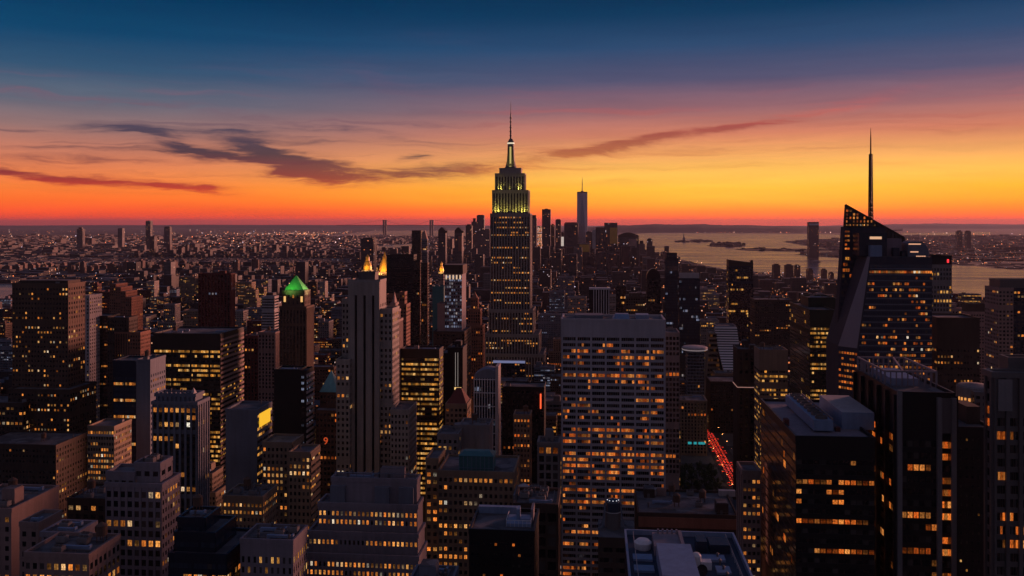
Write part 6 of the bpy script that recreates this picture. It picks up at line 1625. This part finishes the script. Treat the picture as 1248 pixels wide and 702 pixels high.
# pinprick street lamps, yards and signs over all that
def city_lights():
    rg = random.Random(8); mb = MB(); n = 0
    def star(x, y, z, r, q):
        p = [(x + r, y, z), (x, y + r, z), (x - r, y, z), (x, y - r, z)]
        for i in range(4):
            mb.f.append((len(mb.v), len(mb.v) + 1, len(mb.v) + 2)); mb.v += [p[i], p[(i + 1) % 4], (x, y, z + r)]; mb.mi.append(0); mb.r.append(q); mb.uv += [(0, 0)] * 3
            mb.f.append((len(mb.v), len(mb.v) + 1, len(mb.v) + 2)); mb.v += [p[(i + 1) % 4], p[i], (x, y, z - r)]; mb.mi.append(0); mb.r.append(q); mb.uv += [(0, 0)] * 3
    def put(px, py, zz=None, big=1.0):
        nonlocal n
        x, y = ground_at(px, py)
        if wet(x, y): return
        r = (.16 + .42 * rg.random() ** 2.5) * dep(x, y) / FPX * big
        star(x, y, zz if zz is not None else rg.uniform(9, 22), r, rg.random()); n += 1
    for _ in range(1100): put(rg.uniform(0, 640), 281 + 22 * rg.random() ** 1.1)
    for _ in range(500): put(rg.gauss(370, 60), rg.gauss(285.5, 1.2))
    for _ in range(420): put(rg.uniform(60, 460), rg.gauss(296, 3.5))
    for _ in range(800): put(rg.uniform(0, 480), rg.uniform(322, 372))
    for _ in range(1500): put(rg.uniform(480, 900), rg.uniform(308, 380))
    for _ in range(700): put(rg.uniform(920, 1030), rg.uniform(334, 372))
    for _ in range(900): put(rg.uniform(1020, 1248), 283 + 42 * rg.random())
    for _ in range(330): put(rg.uniform(840, 1030), rg.gauss(283.2, .35), 14, 1.15)
    m, g, b = mat('city_lamp'); g.n.remove(b); out = [k for k in g.n if k.type == 'OUTPUT_MATERIAL'][0]
    at = g.new('ShaderNodeAttribute', attribute_name='rnd'); e = g.new('ShaderNodeEmission')
    g.put(e.inputs[0], g.ramp(at.outputs['Fac'], [(0, (1, .20, .06, 1)), (.4, (1, .32, .12, 1)), (.7, (1, .45, .25, 1)), (.92, (.9, .58, .5, 1)), (1, (.65, .62, .9, 1))]))
    g.put(e.inputs[1], g.lmap(g.m('POWER', g.white(g.comb(at.outputs['Fac'], 1.0, 2.0)), 2.0), 0, 1, .4, 4.6)); g.l.new(e.outputs[0], out.inputs[0]); m.cycles.emission_sampling = 'NONE'
    tag(mb.build('city_lights', m), kind='stuff')
city_lights()

# ------------------------------------------------------------------ bridge, statue
def bridge():
    Y = 19000.0; e = empty('suspension_bridge', (gx(497, Y), Y, 0), 'faint suspension bridge with two dark towers on the left horizon', 'bridge'); org = (gx(497, Y), Y, 0)
    xs = (gx(469, Y), gx(526, Y)); zt = gz(268, xs[0], Y); zd = gz(274.4, xs[0], Y)
    for x in xs:
        m = MB(); w = 34
        for s_ in (-1, 1): m.box(x + s_ * w * .75 - 18, x + s_ * w * .75 + 18, Y - 20, Y + 20, 0, zt)
        for q in (.55, .8, .97): m.box(x - w * .75, x + w * .75, Y - 16, Y + 16, zt * q - 10, zt * q + 6)
        m.build('bridge_tower', WALL['steel'], e, org)
    m = MB(); m.box(gx(410, Y), gx(580, Y), Y - 22, Y + 22, zd - 9, zd + 3); m.build('deck', WALL['steel'], e, org)
    m = MB(); pts = []
    for k in range(41):
        x = gx(420, Y) + (gx(575, Y) - gx(420, Y)) * k / 40
        if x < xs[0]: z = zd + (zt - zd) * (x - gx(420, Y)) / (xs[0] - gx(420, Y))
        elif x > xs[1]: z = zd + (zt - zd) * (gx(575, Y) - x) / (gx(575, Y) - xs[1])
        else: z = zd + 8 + (zt - zd - 8) * (2 * (x - xs[0]) / (xs[1] - xs[0]) - 1) ** 2
        pts.append((x, Y, z))
    for a, c in zip(pts, pts[1:]): m.bar(a, c, 4)
    m.build('cable', WALL['steel'], e, org)
bridge()
def statue():
    x, y = ground_at(833.5, 294.4); s = 1.22; e = empty('statue', (x, y, 3), 'tiny silhouetted statue with raised arm on small harbour island', 'statue'); org = (x, y, 0)
    m = MB(); m.prism([(x + 20 * a, y + 20 * c, 3) for a, c in ((-1, -1), (1, -1), (1, 1), (-1, 1))], [(x + 11 * a, y + 11 * c, 52 * s) for a, c in ((-1, -1), (1, -1), (1, 1), (-1, 1))]); m.build('pedestal', WALL['grey'], e, org)
    m = MB(); z = 52 * s; m.lathe(x, y, [(8, z), (7, z + 8 * s), (5.6, z + 22 * s), (6, z + 29 * s), (3, z + 33 * s), (2.2, z + 34 * s), (3, z + 37 * s), (2.4, z + 40 * s), (.1, z + 41 * s)], 12)
    m.bar((x - 5, y, z + 30 * s), (x - 8, y, z + 44 * s), 2.6); m.lathe(x - 8, y, [(2.4, z + 43 * s), (1.0, z + 44.5 * s), (1.6, z + 46 * s), (.1, z + 48 * s)], 8); m.bar((x + 4, y - 3, z + 24 * s), (x + 6, y - 5, z + 17 * s), 3.4)
    m.build('robed_figure', WALL['teal'], e, org)
statue()
def boat():
    x, y = ground_at(995, 319.6); org = (x, y, .5); e = empty('ferry', org, 'tiny ferry on the pink river water below the riverfront lone tower', 'boat')
    m = MB(); L, B = 30, 7; R = [(x - L, y - B, 1), (x + L * .8, y - B, 1), (x + L, y, 1), (x + L * .8, y + B, 1), (x - L, y + B, 1)]; m.prism(R, [(p[0] * 1.0 + (2 if p[0] > x else 0), p[1], 6) for p in R]); m.build('hull', WALL['steel'], e, (x, y, .5))
    m = MB(); m.box(x - L * .8, x + L * .5, y - B * .8, y + B * .8, 6, 10); m.box(x - L * .4, x + L * .2, y - B * .6, y + B * .6, 10, 13); m.build('cabin', WALL['pale'], e, (x, y, .5))
boat()

# ------------------------------------------------------------------ the lit avenue: pavement, cars, lamps, park trees
pv = MB()
for ai in range(len(AVE) - 1):
    for k in range(2, 30): pv.box(AVE[ai] + 12, AVE[ai + 1] - 12, k * 80 + 7, k * 80 + 74, 0, .15, skip='D')
tag(pv.build('pavement', wall_mat('paving_slabs', (.11, .105, .10), .9)), kind='structure')
ln = MB()
for k in range(140):
    for x in (134.5, 138, 141.5, 145): ln.box(x - .08, x + .08, 300 + k * 9, 303 + k * 9, 0, .012, skip='D')
tag(ln.build('road_markings', WALL['white']), kind='structure')

TAIL = emit_mat('tail_lamp_red', (1, .035, .015), 7.0); HEAD = emit_mat('lamp_warm', (1, .5, .2), 12.0)
PAINTS = [wall_mat('car_paint_' + n, c, .3, .05, .5) for n, c in (('black', (.02, .02, .022)), ('white', (.6, .6, .6)), ('yellow', (.6, .38, .04)), ('grey', (.2, .2, .22)))]
def car(paint):
    e = bpy.data.objects.new('car', None); COL.objects.link(e)
    m = MB(); sec = [(-2.2, .55, .85), (-2.05, .35, 1.0), (1.9, .35, .95), (2.2, .45, .75)]
    for (ya, la, ha), (yb, lb, hb) in zip(sec, sec[1:]):
        m.quad((-.9, ya, ha), (.9, ya, ha), (.9, yb, hb), (-.9, yb, hb)); m.quad((-.9, ya, la), (-.9, ya, ha), (-.9, yb, hb), (-.9, yb, lb)); m.quad((.9, ya, ha), (.9, ya, la), (.9, yb, lb), (.9, yb, hb))
    m.quad((-.9, -2.2, .55), (.9, -2.2, .55), (.9, -2.2, .85), (-.9, -2.2, .85)); m.quad((.9, 2.2, .45), (-.9, 2.2, .45), (-.9, 2.2, .75), (.9, 2.2, .75)); m.build('body', paint, e)
    m = MB(); m.prism([(-.82, -1.6, .98), (.82, -1.6, .98), (.82, .9, .96), (-.82, .9, .96)], [(-.66, -1.1, 1.48), (.66, -1.1, 1.48), (.66, .2, 1.46), (-.66, .2, 1.46)], 0, True, 0, 1); m.build('cabin', [GLASS, paint], e)
    for x in (-.85, .85):
        for y in (-1.4, 1.4):
            w = MB(); R0 = [(x - .1, y + .33 * math.cos(a), .33 + .33 * math.sin(a)) for a in [2 * math.pi * k / 10 for k in range(10)]]; R1 = [(x + .1, p[1], p[2]) for p in R0]; w.prism(R0, R1); w.poly(R0[::-1]); w.build('wheel', WALL['black'], e)
        t = MB(); t.box(min(x * .55, x * 1.02), max(x * .55, x * 1.02), -2.26, -2.21, .62, .84); t.build('tail_lamp', TAIL, e)
        h = MB(); h.box(min(x * .55, x * .98), max(x * .55, x * .98), 2.21, 2.26, .52, .68); h.build('headlamp', emit_mat('headlamp', (1, .9, .7), 3), e)
    return e
_cars = [car(p) for p in PAINTS]
rgc = random.Random(31); first = set(); nc = 0
LANES = ((133.0, 'left'), (136.3, 'second'), (139.7, 'third'), (143.2, 'fourth'), (146.6, 'right'))
for lane, (x, ln_) in enumerate(LANES):
    y = 800 + rgc.uniform(0, 8)
    while y < 1240:
        q = rgc.randrange(4)
        if q in first: c = copy_tree(_cars[q])
        else: c = _cars[q]; first.add(q)
        c.location = (x + rgc.uniform(-.2, .2), y, .02)
        tag(c, f'{("black", "white", "yellow", "grey")[q]} car with red tail lamps queuing on the avenue in its {ln_} lane', 'car', 'cars queuing on the lit avenue'); nc += 1
        y += rgc.choice((5.4, 5.8, 6.4)) if lane in (1, 2, 3) else rgc.choice((9, 16, 26, 40))
def street_lamp():
    e = bpy.data.objects.new('street_lamp', None); COL.objects.link(e)
    m = MB(); m.lathe(0, 0, [(.22, 0), (.2, .6), (.1, .8), (.07, 9)], 8); m.bar((0, 0, 8.8), (2.4, 0, 9.4), .1); m.build('pole', WALL['steel'], e)
    m = MB(); m.box(2.0, 3.1, -.22, .22, 9.35, 9.55); m.build('lamp_head', WALL['steel'], e)
    m = MB(); m.box(2.05, 3.05, -.2, .2, 9.27, 9.345); m.build('lamp_lens', emit_mat('sodium_lamp', (1, .42, .12), 30), e)
    return e
l0 = street_lamp(); k = 0
for y in range(760, 1260, 34):
    for sx, rz in ((128.4, 0), (153.2, math.pi)):
        o = l0 if k == 0 else copy_tree(l0); k += 1
        o.location = (sx, y, .15); o.rotation_euler = (0, 0, rz)
        tag(o, 'street lamp with orange light on the ' + ('park' if rz == 0 else 'far') + ' side of the lit avenue', 'street lamp', 'street lamps along the lit avenue')

for nm, ax in (('eastern', -140), ('far eastern', -275), ('western', 425)):
    for y in range(330, 1330, 80):
        o = copy_tree(l0); o.location = (ax - 11, y, .15); tag(o, f'street lamp with orange light in the {nm} canyon street', 'street lamp', f'street lamps in the {nm} canyon street')
for ax in (-275, -140, 141, 425):                        # the light those lamps throw up the walls
    for y in range(340, 1330, 80):
        l = bpy.data.lights.new('street_lamp_glow', 'POINT'); l.energy = 1200 if ax == 141 else 6000; l.color = (1, .45, .14); l.shadow_soft_size = 1.5
        o = bpy.data.objects.new('street_lamp_glow', l); COL.objects.link(o); o.location = (ax - 3, y, 9.5)

def leaf_mat():
    m, g, b = mat('dusk_foliage'); at = g.new('ShaderNodeAttribute', attribute_name='rnd')
    g.put(b.inputs['Base Color'], g.ramp(at.outputs['Fac'], [(0, (.035, .05, .018, 1)), (1, (.09, .11, .035, 1))])); b.inputs['Roughness'].default_value = .8
    return m
LEAF = leaf_mat()
def tree_mesh(seed):
    rg = random.Random(seed); e = bpy.data.objects.new('park_tree', None); COL.objects.link(e)
    t = MB(); t.lathe(0, 0, [(.38, 0), (.28, 1.2), (.22, 4.5), (.1, 8)], 8)
    for k in range(6):
        a = k * 1.05 + rg.random(); t.bar((0, 0, 3.5 + k * .5), (2.6 * math.cos(a), 2.6 * math.sin(a), 6.8 + k * .55), .16)
    t.build('trunk', WALL['umber'], e)
    c = MB()
    clumps = [(rg.gauss(0, 1.9), rg.gauss(0, 1.9), rg.uniform(5, 11.5), rg.uniform(.9, 1.7)) for _ in range(16)]
    for (x, y, z, r) in clumps:
        tone = rg.random()
        for _ in range(42):
            d = Vector((rg.gauss(0, 1), rg.gauss(0, 1), rg.gauss(0, .8))).normalized() * r * rg.uniform(.5, 1.05); p = Vector((x, y, z)) + d
            u = Vector((rg.gauss(0, 1), rg.gauss(0, 1), rg.gauss(0, 1))).normalized() * .42; v = u.cross(Vector((rg.gauss(0, 1), rg.gauss(0, 1), 1))).normalized() * .34
            c.quad(tuple(p - u), tuple(p + v), tuple(p + u), tuple(p - v), 0, None, min(1, max(0, tone + rg.uniform(-.25, .25))))
    c.build('crown', LEAF, e); return e
_tr = [tree_mesh(s_) for s_ in (1, 2, 3)]; rgt = random.Random(4); k = 0
for row in range(5):
    for col in range(10):
        o = _tr[k] if k < 3 else copy_tree(_tr[k % 3]); k += 1
        o.location = (24 + col * 10.4 + rgt.uniform(-2, 2), 846 + row * 18 + rgt.uniform(-4, 4), .15); o.rotation_euler = (0, 0, rgt.uniform(0, 6.28)); sc_ = rgt.uniform(.85, 1.35); o.scale = (sc_, sc_, sc_ * rgt.uniform(.9, 1.15))
        tag(o, 'dark leafy tree in the unlit park beside the red-lit avenue', 'tree', 'park trees beside the avenue')

# red neon numeral on the side street, as the photograph shows it
cu = bpy.data.curves.new('neon_numeral', 'FONT'); cu.body = '9'; cu.size = 7.0; cu.extrude = .15; cu.align_x = 'CENTER'
cu.materials.append(emit_mat('neon_orange_red', (1, .12, .03), .5))
_t = bpy.data.objects.new('numeral_outline', cu); COL.objects.link(_t)
o = bpy.data.objects.new('neon_sign', bpy.data.meshes.new_from_object(_t.evaluated_get(bpy.context.evaluated_depsgraph_get()))); bpy.data.objects.remove(_t); COL.objects.link(o); o.location = (gx(397, 600), 600, gz(541, -200, 600)); o.rotation_euler = (math.pi / 2, 0, 0)
tag(o, 'red glowing numeral nine sign below the small teal pyramid roof', 'sign')

# ------------------------------------------------------------------ thin evening haze over everything
def haze():
    m = bpy.data.materials.new('evening_haze'); m.use_nodes = True; g = NT(m.node_tree); g.n.clear()
    out = g.new('ShaderNodeOutputMaterial'); v = g.new('ShaderNodeVolumePrincipled')
    v.inputs['Color'].default_value = (.42, .42, .58, 1); v.inputs['Density'].default_value = HAZE_D; v.inputs['Anisotropy'].default_value = .25
    g.l.new(v.outputs[0], out.inputs['Volume'])
    mb = MB(); mb.box(-71000, 71000, -3500, 91000, -1.0, 580)
    tag(mb.build('haze', m), kind='stuff')
haze()
